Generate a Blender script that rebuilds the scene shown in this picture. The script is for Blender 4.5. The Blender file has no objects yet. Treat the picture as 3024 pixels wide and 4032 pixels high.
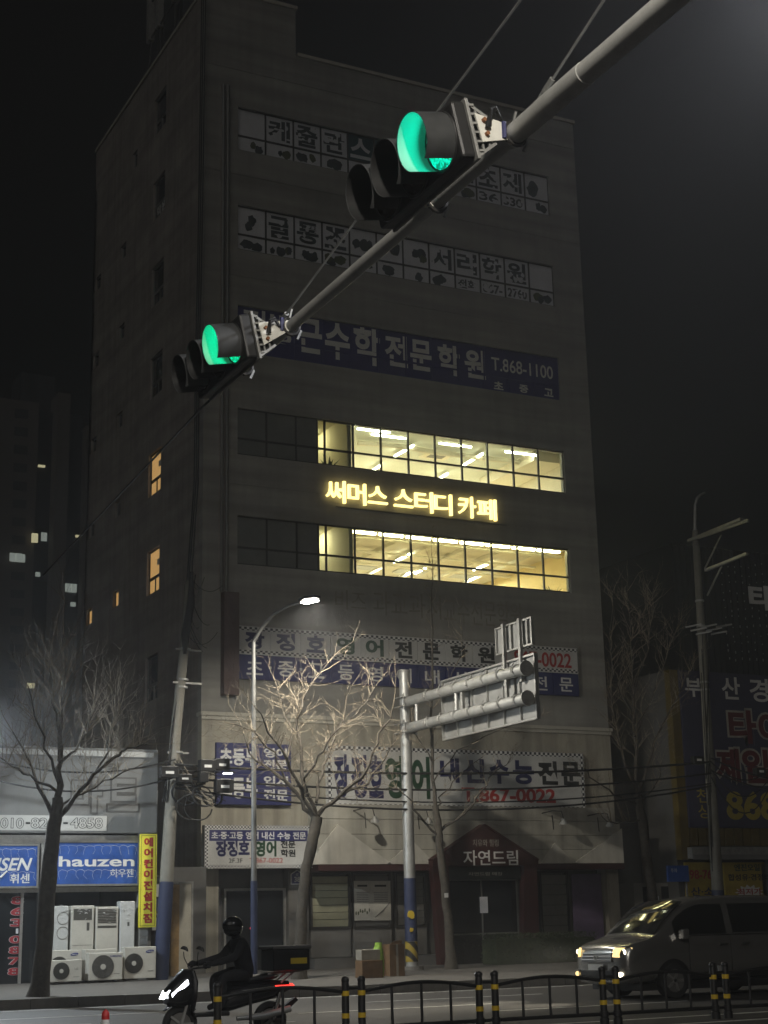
import bpy, bmesh, math, random
import numpy as np
from mathutils import Vector

random.seed(11)
SC = bpy.context.scene
COL = SC.collection
R = math.radians

# ------------------------------------------------------------------ camera
F, CX, CY = 6118.0, 1512.0, 2016.0          # focal length and centre in photo pixels
PITCH, ROLL, YAW, CAMH = R(14.88), R(1.35), R(27.1), 1.5
fwd = Vector((math.sin(YAW), math.cos(YAW), 0)); rgt = Vector((math.cos(YAW), -math.sin(YAW), 0)); upv = Vector((0, 0, 1))
cf = fwd * math.cos(PITCH) + upv * math.sin(PITCH)
cu = -fwd * math.sin(PITCH) + upv * math.cos(PITCH)
cr = rgt * math.cos(ROLL) - cu * math.sin(ROLL)
cu = cu * math.cos(ROLL) + rgt * math.sin(ROLL)
CO = Vector((0, 0, CAMH))
cam = bpy.data.cameras.new('camera'); camo = bpy.data.objects.new('camera', cam); COL.objects.link(camo)
m4 = [[cr[i], cu[i], -cf[i], CO[i]] for i in range(3)] + [[0, 0, 0, 1]]
from mathutils import Matrix
camo.matrix_world = Matrix(m4)
cam.sensor_fit = 'HORIZONTAL'; cam.sensor_width = 36.0; cam.lens = 36.0 * F / 3024.0
cam.clip_start = 0.1; cam.clip_end = 2000
SC.camera = camo

def ray(x, y): return cf + cr * ((x - CX) / F) - cu * ((y - CY) / F)
def PY(x, y, Y): d = ray(x, y); return CO + d * (Y / d.y)          # photo pixel -> point on a wall plane
def PX(x, y, X): d = ray(x, y); return CO + d * (X / d.x)
def PZ(x, y, Z): d = ray(x, y); return CO + d * ((Z - CAMH) / d.z)
def PD(x, y, t): return CO + ray(x, y) * t

# ------------------------------------------------------------------ night sky, sun lamp standing in for city glow, exposure
W = bpy.data.worlds.new('World'); SC.world = W; W.use_nodes = True
wn = W.node_tree.nodes; wl = W.node_tree.links
bg = wn['Background']
sky = wn.new('ShaderNodeTexSky'); sky.sky_type = 'NISHITA'; sky.sun_disc = False
sky.sun_elevation = R(3); sky.sun_rotation = R(200)
mixs = wn.new('ShaderNodeMix'); mixs.data_type = 'RGBA'; mixs.inputs[0].default_value = 0.93
mixs.inputs[7].default_value = (1.0, 0.97, 0.88, 1)
wl.new(sky.outputs[0], mixs.inputs[6]); wl.new(mixs.outputs[2], bg.inputs[0])
bg.inputs[1].default_value = 0.0006
sun = bpy.data.lights.new('city_glow', 'SUN'); sun.energy = 0.17; sun.angle = R(40); sun.color = (1, .95, .88)
suno = bpy.data.objects.new('city_glow', sun); COL.objects.link(suno); suno.rotation_euler = (R(60), 0, R(-44))
vs = SC.view_settings
vs.view_transform = 'Standard'; vs.look = 'None'; vs.exposure = 0; vs.gamma = 1
try: vs.use_curve_mapping = False
except Exception: pass
cy = SC.cycles
cy.use_denoising = True; cy.max_bounces = 6; cy.diffuse_bounces = 3; cy.glossy_bounces = 3; cy.transparent_max_bounces = 12
cy.sample_clamp_indirect = 3.0; cy.caustics_reflective = False; cy.caustics_refractive = False

# ------------------------------------------------------------------ materials
MAT = {}
def mat(name, col, rough=.75, metal=0., var=.18, scale=3., bump=.0, bscale=None, emit=0., ecol=None, spec=.4, coat=0., stain=0., band=0.):
    m = bpy.data.materials.new(name); m.use_nodes = True
    N = m.node_tree.nodes; L = m.node_tree.links; b = N['Principled BSDF']
    b.inputs['Roughness'].default_value = rough; b.inputs['Metallic'].default_value = metal
    b.inputs['Specular IOR Level'].default_value = spec; b.inputs['Coat Weight'].default_value = coat
    c4 = (*col, 1)
    if var > 0:
        tc = N.new('ShaderNodeTexCoord'); no = N.new('ShaderNodeTexNoise'); no.inputs['Scale'].default_value = scale
        no.inputs['Detail'].default_value = 6; no.inputs['Roughness'].default_value = .65
        L.new(tc.outputs['Object'], no.inputs['Vector'])
        mr = N.new('ShaderNodeMapRange'); mr.inputs[1].default_value = .3; mr.inputs[2].default_value = .7
        mr.inputs[3].default_value = 1 - var; mr.inputs[4].default_value = 1 + var * .6
        L.new(no.outputs[0], mr.inputs[0])
        mx = N.new('ShaderNodeMix'); mx.data_type = 'RGBA'; mx.blend_type = 'MULTIPLY'; mx.inputs[0].default_value = 1
        mx.inputs[6].default_value = c4; L.new(mr.outputs[0], mx.inputs[7])
        out = mx.outputs[2]
        if stain > 0:                                   # rain streaks: noise stretched along Z
            mp = N.new('ShaderNodeMapping'); mp.inputs['Scale'].default_value = (2.2, 2.2, .12)
            L.new(tc.outputs['Object'], mp.inputs[0])
            n2 = N.new('ShaderNodeTexNoise'); n2.inputs['Scale'].default_value = 1.6; n2.inputs['Detail'].default_value = 5
            L.new(mp.outputs[0], n2.inputs['Vector'])
            r2 = N.new('ShaderNodeMapRange'); r2.inputs[1].default_value = .42; r2.inputs[2].default_value = .72
            r2.inputs[3].default_value = 1; r2.inputs[4].default_value = 1 - stain
            L.new(n2.outputs[0], r2.inputs[0])
            m2 = N.new('ShaderNodeMix'); m2.data_type = 'RGBA'; m2.blend_type = 'MULTIPLY'; m2.inputs[0].default_value = 1
            L.new(out, m2.inputs[6]); L.new(r2.outputs[0], m2.inputs[7]); out = m2.outputs[2]
        if band > 0:                                    # weathered horizontal courses and patches
            mp = N.new('ShaderNodeMapping'); mp.inputs['Scale'].default_value = (.10, .10, 1.6); L.new(tc.outputs['Object'], mp.inputs[0])
            n3 = N.new('ShaderNodeTexNoise'); n3.inputs['Scale'].default_value = 1.3; n3.inputs['Detail'].default_value = 7; L.new(mp.outputs[0], n3.inputs['Vector'])
            r3 = N.new('ShaderNodeMapRange'); r3.inputs[1].default_value = .3; r3.inputs[2].default_value = .7; r3.inputs[3].default_value = 1 - band; r3.inputs[4].default_value = 1 + band * .5; L.new(n3.outputs[0], r3.inputs[0])
            m3 = N.new('ShaderNodeMix'); m3.data_type = 'RGBA'; m3.blend_type = 'MULTIPLY'; m3.inputs[0].default_value = 1; L.new(out, m3.inputs[6]); L.new(r3.outputs[0], m3.inputs[7]); out = m3.outputs[2]
        L.new(out, b.inputs['Base Color'])
        rr = N.new('ShaderNodeMapRange'); rr.inputs[3].default_value = max(.03, rough - .08); rr.inputs[4].default_value = min(1, rough + .08)
        L.new(no.outputs[0], rr.inputs[0]); L.new(rr.outputs[0], b.inputs['Roughness'])
        if bump > 0:
            nb = N.new('ShaderNodeTexNoise'); nb.inputs['Scale'].default_value = bscale or scale * 6; nb.inputs['Detail'].default_value = 5
            L.new(tc.outputs['Object'], nb.inputs['Vector'])
            bp = N.new('ShaderNodeBump'); bp.inputs['Strength'].default_value = bump; bp.inputs['Distance'].default_value = .02
            L.new(nb.outputs[0], bp.inputs['Height']); L.new(bp.outputs[0], b.inputs['Normal'])
    else:
        b.inputs['Base Color'].default_value = c4
    if emit > 0:
        b.inputs['Emission Color'].default_value = (*(ecol or col), 1); b.inputs['Emission Strength'].default_value = emit
    MAT[name] = m
    return m
def glass_mat(name, tint=(.9, .95, .92), refl=.12, rough=.03):
    m = bpy.data.materials.new(name); m.use_nodes = True
    N = m.node_tree.nodes; L = m.node_tree.links; N.remove(N['Principled BSDF'])
    t = N.new('ShaderNodeBsdfTransparent'); t.inputs[0].default_value = (*tint, 1)
    g = N.new('ShaderNodeBsdfGlossy'); g.inputs['Roughness'].default_value = rough
    fr = N.new('ShaderNodeFresnel'); fr.inputs[0].default_value = 1.5
    mx = N.new('ShaderNodeMixShader'); L.new(fr.outputs[0], mx.inputs[0]); L.new(t.outputs[0], mx.inputs[1]); L.new(g.outputs[0], mx.inputs[2])
    L.new(mx.outputs[0], N['Material Output'].inputs[0]); MAT[name] = m; return m
def checker_mat(name, a, b_, size):
    m = mat(name, a, .6, var=0)
    N = m.node_tree.nodes; L = m.node_tree.links
    tc = N.new('ShaderNodeTexCoord'); ck = N.new('ShaderNodeTexChecker'); ck.inputs['Scale'].default_value = 1 / size
    mp = N.new('ShaderNodeMapping'); mp.inputs['Location'].default_value = (.013, .4321, .017)
    mp.inputs['Scale'].default_value = (1, .0001, 1)
    ck.inputs[1].default_value = (*a, 1); ck.inputs[2].default_value = (*b_, 1)
    L.new(tc.outputs['Object'], mp.inputs[0]); L.new(mp.outputs[0], ck.inputs[0]); L.new(ck.outputs[0], N['Principled BSDF'].inputs['Base Color'])
def stripe_mat(name, a, b_, period, vec=(1, 0, 1), sharp=True):
    m = mat(name, a, .6, var=0)
    N = m.node_tree.nodes; L = m.node_tree.links
    tc = N.new('ShaderNodeTexCoord'); dp = N.new('ShaderNodeVectorMath'); dp.operation = 'DOT_PRODUCT'
    dp.inputs[1].default_value = tuple(v / period for v in vec); L.new(tc.outputs['Object'], dp.inputs[0])
    fr = N.new('ShaderNodeMath'); fr.operation = 'FRACT'; L.new(dp.outputs['Value'], fr.inputs[0])
    gt = N.new('ShaderNodeMath'); gt.operation = 'GREATER_THAN'; gt.inputs[1].default_value = .5; L.new(fr.outputs[0], gt.inputs[0])
    mx = N.new('ShaderNodeMix'); mx.data_type = 'RGBA'; mx.inputs[6].default_value = (*a, 1); mx.inputs[7].default_value = (*b_, 1)
    L.new(gt.outputs[0], mx.inputs[0]); L.new(mx.outputs[2], N['Principled BSDF'].inputs['Base Color'])

mat('asphalt', (.036, .034, .031), .62, var=.3, scale=1.3, bump=.35, bscale=60, spec=.5)
mat('road_paint', (.62, .61, .56), .6, var=.45, scale=5)
mat('paving', (.095, .089, .08), .85, var=.25, scale=2.2, bump=.3, bscale=25)
mat('kerb', (.14, .133, .12), .85, var=.25, scale=5, bump=.3)
mat('stucco', (.29, .282, .255), .88, var=.2, scale=.55, bump=.25, bscale=14, stain=.12, band=.3)
mat('stucco_side', (.29, .262, .232), .9, var=.26, scale=.7, bump=.35, bscale=9, stain=.22, band=.25)
mat('stucco_low', (.36, .335, .27), .85, var=.2, scale=.9, bump=.2, bscale=14, stain=.35)
mat('cornice', (.42, .40, .34), .8, var=.15, scale=2)
mat('frame_dark', (.035, .033, .03), .45, var=.1)
mat('frame_grey', (.16, .16, .15), .45, metal=.4, var=.12)
mat('aluminium', (.55, .55, .53), .35, metal=.8, var=.15, scale=8)
mat('dark_pane', (.012, .014, .016), .08, var=.0, spec=.6)
mat('grey_pane', (.15, .155, .145), .2, var=.15, scale=1.5, spec=.5)  # base lightened to stand in for sky glow reflected in the glass
mat('film_white', (.60, .61, .64), .5, var=.12, scale=2)
mat('film_blue', (.035, .032, .15), .4, var=.15, scale=1.5)
mat('film_teal', (.02, .06, .075), .4, var=.2)
mat('print_dark', (.035, .045, .05), .6, var=.3, scale=6)
mat('print_olive', (.07, .08, .035), .6, var=.3, scale=6)
mat('print_white', (.66, .66, .64), .55, var=.1)
mat('print_navy', (.02, .022, .085), .5, var=.12)
mat('print_green', (.02, .06, .03), .5, var=.12)
mat('print_black', (.02, .022, .02), .5, var=.1)
mat('print_red', (.36, .03, .025), .5, var=.12)
mat('print_crimson', (.30, .02, .03), .5, var=.12)
mat('print_yellow', (.36, .29, .04), .5, var=.12)
mat('ghost', (.21, .195, .165), .9, var=.3, scale=4)
mat('sign_white', (.50, .50, .48), .5, var=.1, scale=1.4)
mat('sign_navy', (.028, .032, .12), .5, var=.12, scale=1.4)
mat('sign_blue', (.03, .09, .33), .35, var=.35, scale=2.5)
mat('sign_yellow', (.70, .66, .06), .45, var=.1)
mat('maroon', (.042, .013, .012), .6, var=.2)
mat('sign_umber', (.10, .07, .064), .6, var=.2)
mat('awning_white', (.52, .50, .44), .7, var=.18, scale=1.1, stain=.25)
mat('awning_board', (.40, .385, .33), .75, var=.2, scale=1.2, stain=.3)
checker_mat('checker', (.62, .62, .60), (.02, .02, .03), .085)
checker_mat('checker_small', (.66, .66, .64), (.02, .02, .03), .05)
mat('warm_room', (.82, .77, .62), .85, var=.06)
mat('grey_ceiling', (.62, .64, .56), .85, var=.08, scale=1)
mat('room_dark', (.04, .038, .034), .9, var=.1)
mat('amber_wall', (.80, .64, .32), .85, var=.06)
mat('beam', (.76, .70, .55), .8, var=.05)
mat('room_floor', (.55, .46, .32), .6, var=.15)
mat('tube_white', (1, .95, .75), .5, var=0, emit=60, ecol=(1, .88, .52))
mat('tube_cool', (1, 1, .9), .5, var=0, emit=38, ecol=(1, .95, .66))
mat('strip_warm', (1, .9, .55), .5, var=0, emit=40, ecol=(1, .86, .46))
mat('sign_lit', (1, .85, .4), .5, var=0, emit=2.3, ecol=(1, .80, .28))
mat('lit_window', (.5, .3, .12), .5, var=.0, emit=.42, ecol=(1, .58, .20))
mat('far_lit_warm', (.5, .5, .3), .5, var=0, emit=.55, ecol=(1, .92, .55))
mat('far_lit_cool', (.5, .5, .4), .5, var=0, emit=.28, ecol=(.8, .9, .82))
mat('lamp_lens', (1, 1, 1), .4, var=0, emit=60, ecol=(1, .95, .84))
mat('head_lamp', (1, 1, 1), .3, var=0, emit=7, ecol=(1, .90, .66))
mat('head_lamp_amber', (1, .8, .4), .3, var=0, emit=1.4, ecol=(1, .72, .3))
mat('bike_lamp', (1, 1, 1), .3, var=0, emit=9, ecol=(.92, .95, 1))
mat('tail_lamp', (1, .05, .05), .3, var=0, emit=4, ecol=(1, .03, .02))
mat('reflected_red', (1, .05, .05), .3, var=0, emit=.7, ecol=(1, .06, .09))
mat('green_lens', (.0, .9, .6), .3, var=0, emit=1.3, ecol=(.0, 1, .62))
mat('green_lens_far', (.0, .9, .5), .3, var=0, emit=1.2, ecol=(.0, 1, .46))
mat('dead_lens', (.03, .02, .02), .25, var=.1)
mat('visor', (.055, .057, .058), .42, var=.25, scale=7, spec=.5)
mat('visor_in_lit', (.30, .32, .30), .55, var=.12, scale=5)
mat('housing', (.022, .022, .022), .5, var=.2)
mat('galv', (.37, .373, .36), .48, metal=.55, var=.2, scale=5, bump=.05)
mat('sign_back', (.24, .242, .235), .55, metal=.4, var=.2, scale=3)
mat('lamp_post_grey', (.17, .172, .165), .5, metal=.3, var=.2, scale=5)
mat('mast_paint', (.50, .505, .485), .5, metal=.15, var=.18, scale=6, bump=.06)
mat('galv_dull', (.30, .30, .285), .6, metal=.3, var=.25, scale=6, bump=.1)
mat('bracket_white', (.74, .73, .66), .5, var=.15, scale=9)
mat('rust', (.25, .11, .05), .8, var=.4, scale=20)
mat('cable', (.016, .016, .016), .6, var=0)
mat('pole_concrete', (.19, .182, .155), .85, var=.22, scale=3, bump=.15, stain=.3)
mat('pole_blue', (.02, .028, .068), .55, var=.25, scale=4)
mat('sticker_yellow', (.55, .40, .03), .6, var=.2)
stripe_mat('hazard', (.26, .19, .02), (.015, .015, .015), .34, (1.0, 0, .9))
mat('bark', (.062, .054, .043), .95, var=.45, scale=9, bump=.7, bscale=22)
mat('twig', (.25, .21, .155), .9, var=.35, scale=8)
mat('fence_black', (.018, .018, .018), .42, var=.3, scale=10)
mat('band_yellow', (.62, .42, .03), .35, var=.25, scale=12)
mat('delin_red', (.42, .03, .03), .5, var=.2)
mat('delin_white', (.70, .70, .70), .4, var=.1)
mat('shutter', (.17, .165, .15), .7, var=.15)
mat('blind', (.30, .295, .20), .8, var=.1)
mat('panel_dark', (.10, .098, .092), .6, var=.2, scale=2)
mat('panel_grey', (.135, .13, .12), .65, var=.15, scale=2)
mat('purple', (.12, .09, .15), .7, var=.2)
mat('hedge', (.022, .034, .012), .9, var=.6, scale=9)
mat('cardboard', (.13, .075, .034), .85, var=.3, scale=6)
mat('crate', (.25, .23, .19), .8, var=.25)
mat('bag_green', (.25, .42, .05), .45, var=.45, scale=9)
mat('shop_grey', (.20, .203, .198), .6, var=.1, scale=1.2, stain=.15)
mat('ac_white', (.46, .45, .405), .5, var=.12, scale=3)
mat('ac_cool', (.48, .495, .49), .35, var=.1, scale=3)
mat('ac_dark', (.06, .058, .052), .5, var=.15)
mat('ac_logo', (.02, .03, .16), .5, var=0)
mat('plastic_wrap', (.8, .82, .82), .12, var=0, spec=.9)
mat('rust_panel', (.34, .22, .09), .8, var=.5, scale=3)
mat('door_pale', (.40, .38, .32), .7, var=.2)
mat('tyre_yellow', (.115, .082, .015), .6, var=.25, scale=2, stain=.2)
mat('banner_yellow', (.36, .27, .035), .6, var=.2, scale=2)
mat('tyre_blue', (.045, .044, .085), .6, var=.15)
mat('tyre_red', (.12, .015, .02), .55, var=.15)
mat('cladding_black', (.016, .018, .018), .5, var=.3)
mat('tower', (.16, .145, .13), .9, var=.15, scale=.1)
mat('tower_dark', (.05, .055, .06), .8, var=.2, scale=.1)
mat('car_paint', (.31, .305, .29), .22, metal=.75, var=.08, coat=.8, spec=.6)
mat('car_black', (.014, .014, .014), .45, var=.15)
mat('car_glass', (.008, .009, .009), .05, var=0, spec=.8)
mat('chrome', (.7, .7, .68), .12, metal=1, var=0)
mat('rubber', (.018, .018, .018), .85, var=.3, scale=20)
mat('cloth_dark', (.012, .012, .014), .9, var=.3, scale=12)
mat('skin', (.35, .2, .14), .6, var=.1)
mat('helmet', (.012, .012, .013), .2, var=.05, coat=.6)
mat('plant_leaf', (.05, .10, .03), .7, var=.4, scale=15)
mat('roof_steel', (.10, .10, .10), .6, metal=.4, var=.2)
glass_mat('glass')
for nm in ('green_lens', 'green_lens_far'):            # LED cells behind the lens
    N = MAT[nm].node_tree.nodes; L = MAT[nm].node_tree.links; b = N['Principled BSDF']; e0 = b.inputs['Emission Strength'].default_value
    tc = N.new('ShaderNodeTexCoord'); vo_ = N.new('ShaderNodeTexVoronoi'); vo_.inputs['Scale'].default_value = 55; L.new(tc.outputs['Object'], vo_.inputs['Vector'])
    mr = N.new('ShaderNodeMapRange'); mr.inputs[1].default_value = .1; mr.inputs[2].default_value = .6; mr.inputs[3].default_value = e0 * 1.5; mr.inputs[4].default_value = e0 * .12
    L.new(vo_.outputs['Distance'], mr.inputs[0]); L.new(mr.outputs[0], b.inputs['Emission Strength'])

# ------------------------------------------------------------------ mesh building
ORG = {}
class MB:
    def __init__(s): s.v = []; s.f = []
    def add(s, vs, fs):
        n = len(s.v); s.v += [tuple(p) for p in vs]; s.f += [tuple(i + n for i in f) for f in fs]; return s
    def box(s, x0, x1, y0, y1, z0, z1):
        return s.add([(x0, y0, z0), (x1, y0, z0), (x1, y1, z0), (x0, y1, z0), (x0, y0, z1), (x1, y0, z1), (x1, y1, z1), (x0, y1, z1)],
                     [(3, 2, 1, 0), (4, 5, 6, 7), (0, 1, 5, 4), (1, 2, 6, 5), (2, 3, 7, 6), (3, 0, 4, 7)])
    def bar(s, a, b, w, h, up=(0, 0, 1)):             # rectangular bar between two points
        a = Vector(a); b = Vector(b); d = (b - a).normalized(); u = Vector(up)
        if abs(d.dot(u)) > .98: u = Vector((0, 1, 0))
        r = d.cross(u).normalized() * (w / 2); u = r.cross(d).normalized() * (h / 2)
        vs = [p + r * i + u * j for p in (a, b) for i, j in ((-1, -1), (1, -1), (1, 1), (-1, 1))]
        return s.add(vs, [(3, 2, 1, 0), (4, 5, 6, 7), (0, 1, 5, 4), (1, 2, 6, 5), (2, 3, 7, 6), (3, 0, 4, 7)])
    def prism(s, pts, off):
        pts = [Vector(p) for p in pts]; off = Vector(off); n = len(pts)
        return s.add(pts + [p + off for p in pts], [tuple(range(n - 1, -1, -1)), tuple(range(n, 2 * n))] + [(i, (i + 1) % n, n + (i + 1) % n, n + i) for i in range(n)])
    def tube(s, pts, rad, n=8, cap=True):
        pts = [Vector(p) for p in pts]
        if not hasattr(rad, '__len__'): rad = [rad] * len(pts)
        t0 = (pts[1] - pts[0]).normalized(); u = t0.orthogonal().normalized(); rings = []
        for i, p in enumerate(pts):
            t = (pts[min(i + 1, len(pts) - 1)] - pts[max(i - 1, 0)])
            t = t.normalized() if t.length > 1e-9 else t0
            u = (u - t * u.dot(t)); u = u.normalized() if u.length > 1e-6 else t.orthogonal().normalized()
            w = t.cross(u)
            rings.append([p + (u * math.cos(2 * math.pi * k / n) + w * math.sin(2 * math.pi * k / n)) * rad[i] for k in range(n)])
        vs = [q for r in rings for q in r]; fs = []
        for i in range(len(pts) - 1):
            for k in range(n): fs.append((i * n + k, i * n + (k + 1) % n, (i + 1) * n + (k + 1) % n, (i + 1) * n + k))
        if cap: fs += [tuple(range(n - 1, -1, -1)), tuple((len(pts) - 1) * n + k for k in range(n))]
        return s.add(vs, fs)
    def cyl(s, a, b, r, n=16): return s.tube([a, b], [r, r], n)
    def grid(s, rows):                                 # rows of points -> quads
        m = len(rows[0]); vs = [p for r in rows for p in r]
        return s.add(vs, [(i * m + j, i * m + j + 1, (i + 1) * m + j + 1, (i + 1) * m + j) for i in range(len(rows) - 1) for j in range(m - 1)])
    def build(s, name, material, parent=None, smooth=False, recalc=True, kind=None, bevel=0):
        me = bpy.data.meshes.new(name)
        o3 = ORG.get(parent.name, Vector()) if parent else Vector()
        me.from_pydata([(p[0] - o3.x, p[1] - o3.y, p[2] - o3.z) for p in s.v], [], s.f)
        if recalc:
            bm = bmesh.new(); bm.from_mesh(me)
            bmesh.ops.recalc_face_normals(bm, faces=bm.faces)
            if bevel: bmesh.ops.bevel(bm, geom=bm.edges[:], offset=bevel, segments=2, affect='EDGES', clamp_overlap=True, profile=.5)
            bm.to_mesh(me); bm.free()
        if smooth:
            me.polygons.foreach_set('use_smooth', [True] * len(me.polygons)); me.set_sharp_from_angle(angle=R(38))
        me.materials.append(MAT[material])
        o = bpy.data.objects.new(name, me); COL.objects.link(o)
        if parent: o.parent = parent
        ORG[o.name] = o3.copy()
        if kind: o['kind'] = kind
        return o
def tag(o, label, cat, group=None):
    o['label'] = label; o['category'] = cat
    if group: o['group'] = group
    return o
def thing(name, label, cat, loc, group=None):
    o = bpy.data.objects.new(name, None); o.empty_display_size = .2; COL.objects.link(o)
    o.location = loc; ORG[o.name] = Vector(loc); return tag(o, label, cat, group)
def single(name, mb, material, label, cat, group=None, smooth=False, bevel=0):
    a = np.array(mb.v); c = Vector(((a[:, 0].min() + a[:, 0].max()) / 2, (a[:, 1].min() + a[:, 1].max()) / 2, a[:, 2].min()))
    mb.v = [(p[0] - c.x, p[1] - c.y, p[2] - c.z) for p in mb.v]
    o = mb.build(name, material, None, smooth, bevel=bevel); o.location = c; ORG[o.name] = c
    return tag(o, label, cat, group)
def struct(o): o['kind'] = 'structure'; return o
def dup(root, loc, label):
    r = root.copy(); COL.objects.link(r); r.location = loc; r['label'] = label; ORG[r.name] = Vector(loc)
    for ch in root.children:
        c = ch.copy(); COL.objects.link(c); c.parent = r
        for g in ch.children:
            d = g.copy(); COL.objects.link(d); d.parent = c
    return r
_tx = {}
def glyph(sx, bold):
    k = (sx, bold)
    if k not in _tx:
        c = bpy.data.curves.new('lettering', 'FONT'); c.body = sx; c.size = 1; c.resolution_u = 4; c.offset = bold; c.extrude = .5; c.align_x = 'CENTER'
        o = bpy.data.objects.new('lettering', c)
        me = bpy.data.meshes.new_from_object(o)
        v = np.empty(len(me.vertices) * 3); me.vertices.foreach_get('co', v); v = v.reshape(-1, 3)
        fs = [tuple(p.vertices) for p in me.polygons]
        bpy.data.objects.remove(o); bpy.data.curves.remove(c); bpy.data.meshes.remove(me)
        lo = v.min(0); hi = v.max(0); v = (v - lo) / np.maximum(hi - lo, 1e-6)
        _tx[k] = (v, fs, (hi - lo)[0] / max((hi - lo)[1], 1e-6))
    return _tx[k]
UX, UZ = Vector((1, 0, 0)), Vector((0, 0, 1))
def text_mb(mb, sx, o, u, v, w, h, depth=.006, bold=.022, shear=0):
    co, fs, asp = glyph(sx, bold); o = Vector(o); n = Vector(u).cross(Vector(v)).normalized()
    U = np.array(u) * w; V = np.array(v) * h; Nn = np.array(n) * depth
    p = np.array(o) + np.outer(co[:, 0] + shear * co[:, 1], U) + np.outer(co[:, 1], V) + np.outer(co[:, 2], Nn)
    return mb.add([tuple(q) for q in p], fs)
def text(sx, o, u, v, w, h, material, parent, depth=.006, bold=.022, name='lettering', shear=0):
    return text_mb(MB(), sx, o, u, v, w, h, depth, bold, shear).build(name, material, parent, recalc=False)
def tpx(sx, xl, yb, xr, yt, Y, material, parent, depth=.006, bold=.022, name='lettering'):
    a = PY(xl, yb, Y); b = PY(xr, yt, Y)                # lower-left and upper-right corner of the word in the photo
    return text(sx, (a.x, Y, a.z), UX, UZ, b.x - a.x, b.z - a.z, material, parent, depth, bold, name)
def sag(a, b, drop, n=14):
    a = Vector(a); b = Vector(b)
    return [a.lerp(b, i / n) - Vector((0, 0, drop * 4 * (i / n) * (1 - i / n))) for i in range(n + 1)]
def blob(cx, cz, rx, rz, rnd, n=13, y=0):
    ph = [rnd.uniform(.75, 1.2) for _ in range(n)]
    return [(cx + rx * ph[i] * math.cos(2 * math.pi * i / n), y, cz + rz * ph[i] * math.sin(2 * math.pi * i / n)) for i in range(n)]
def area_light(name, loc, target, power, size, col, parent=None, spread=180):
    l = bpy.data.lights.new(name, 'AREA'); l.energy = power; l.shape = 'RECTANGLE'; l.size = size[0]; l.size_y = size[1]; l.color = col; l.spread = R(spread)
    o = bpy.data.objects.new(name, l); COL.objects.link(o)
    d = (Vector(target) - Vector(loc)).normalized()
    o.rotation_euler = d.to_track_quat('-Z', 'Y').to_euler()
    o.location = Vector(loc) - (ORG[parent.name] if parent else Vector())
    if parent: o.parent = parent
    return o

# ------------------------------------------------------------------ ground
KY, FY = 33.0, 43.0                                   # kerb line, facade line
def gz(y): return .2 + .012 * max(0, y - KY)          # pavement rises gently to the buildings
g = MB(); g.add([(-250, -60, 0), (500, -60, 0), (500, KY, 0), (-250, KY, 0)], [(0, 1, 2, 3)]); struct(g.build('road', 'asphalt'))
g = MB(); g.add([(-250, KY, -.05), (500, KY, -.05), (500, 900, -.05), (-250, 900, -.05)], [(0, 1, 2, 3)]); struct(g.build('ground', 'paving'))
pv = struct(MB().add([(-60, KY + .16, gz(KY)), (120, KY + .16, gz(KY)), (120, 62, gz(62)), (-60, 62, gz(62)), (-60, KY + .16, -.04), (120, KY + .16, -.04)], [(0, 1, 2, 3), (0, 1, 5, 4)]).build('pavement', 'paving'))
ks = None
for i in range(44):
    if ks is None:
        ks = MB().box(-.495, .495, KY, KY + .155, 0, gz(KY) + .006).build('kerb_stone', 'kerb', pv, bevel=.012); o = ks
    else:
        o = ks.copy(); COL.objects.link(o); o.parent = pv
    o.location = (1 + i * 1.0, 0, random.uniform(-.004, .004))
for yy, w, dash in ((32.35, .12, 0), (29.4, .12, 1), (26.75, .12, 1), (24.5, .12, 1), (20.7, .15, 0), (19.3, .15, 0), (15.6, .12, 1), (12.2, .12, 1)):
    for k in range(1 if not dash else 16):
        x0, x1 = (-80, 160) if not dash else (-14 + k * 8 + yy % 5, -14 + k * 8 + yy % 5 + 4.2)
        struct(MB().add([(x0, yy, .004), (x1, yy, .004), (x1, yy + w, .004), (x0, yy + w, .004)], [(0, 1, 2, 3)]).build('lane_marking', 'road_paint'))

# ------------------------------------------------------------------ the eight-storey building
BX0, BX1, BYB = 15.83, 30.24, 55.6
WX0, WX1 = 16.96, 29.05
NC = 12; CW = (WX1 - WX0) / NC
ROWS = [(26.10, 27.66), (22.58, 24.15), (19.07, 20.66), (15.69, 17.22), (12.20, 13.74)]
TX = 19.05; ZR = 30.05; ZT = 31.95
B = thing('office_building', 'tall grey eight storey building with two brightly lit window rows', 'building', (BX0, FY, .3))
wl_ = MB(); T = .28
zlow = 7.62
wl_.box(BX0, WX0, FY, FY + T, zlow, ZT - .12); wl_.box(WX1, BX1, FY, FY + T, zlow, ZR)
zs = [zlow] + [z for r in reversed(ROWS) for z in r] + [ZR]
for i in range(0, len(zs), 2):
    wl_.box(WX0, WX1, FY, FY + T, zs[i], zs[i + 1])
wl_.box(WX0, TX, FY, FY + T, ZR, ZT - .12)
wl_.box(TX - T, TX, FY + T, BYB, ZR - .1, ZT - .12)
wl_.box(BX1 - T, BX1, FY + T, BYB, .2, ZR); wl_.box(BX0, BX1 - T, BYB - T, BYB, .2, ZR)
wl_.box(BX0 + T, BX1 - T, FY + T, BYB - T, ZR - .6, ZR - .35)
wall = wl_.build('wall', 'stucco', B)
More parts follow.
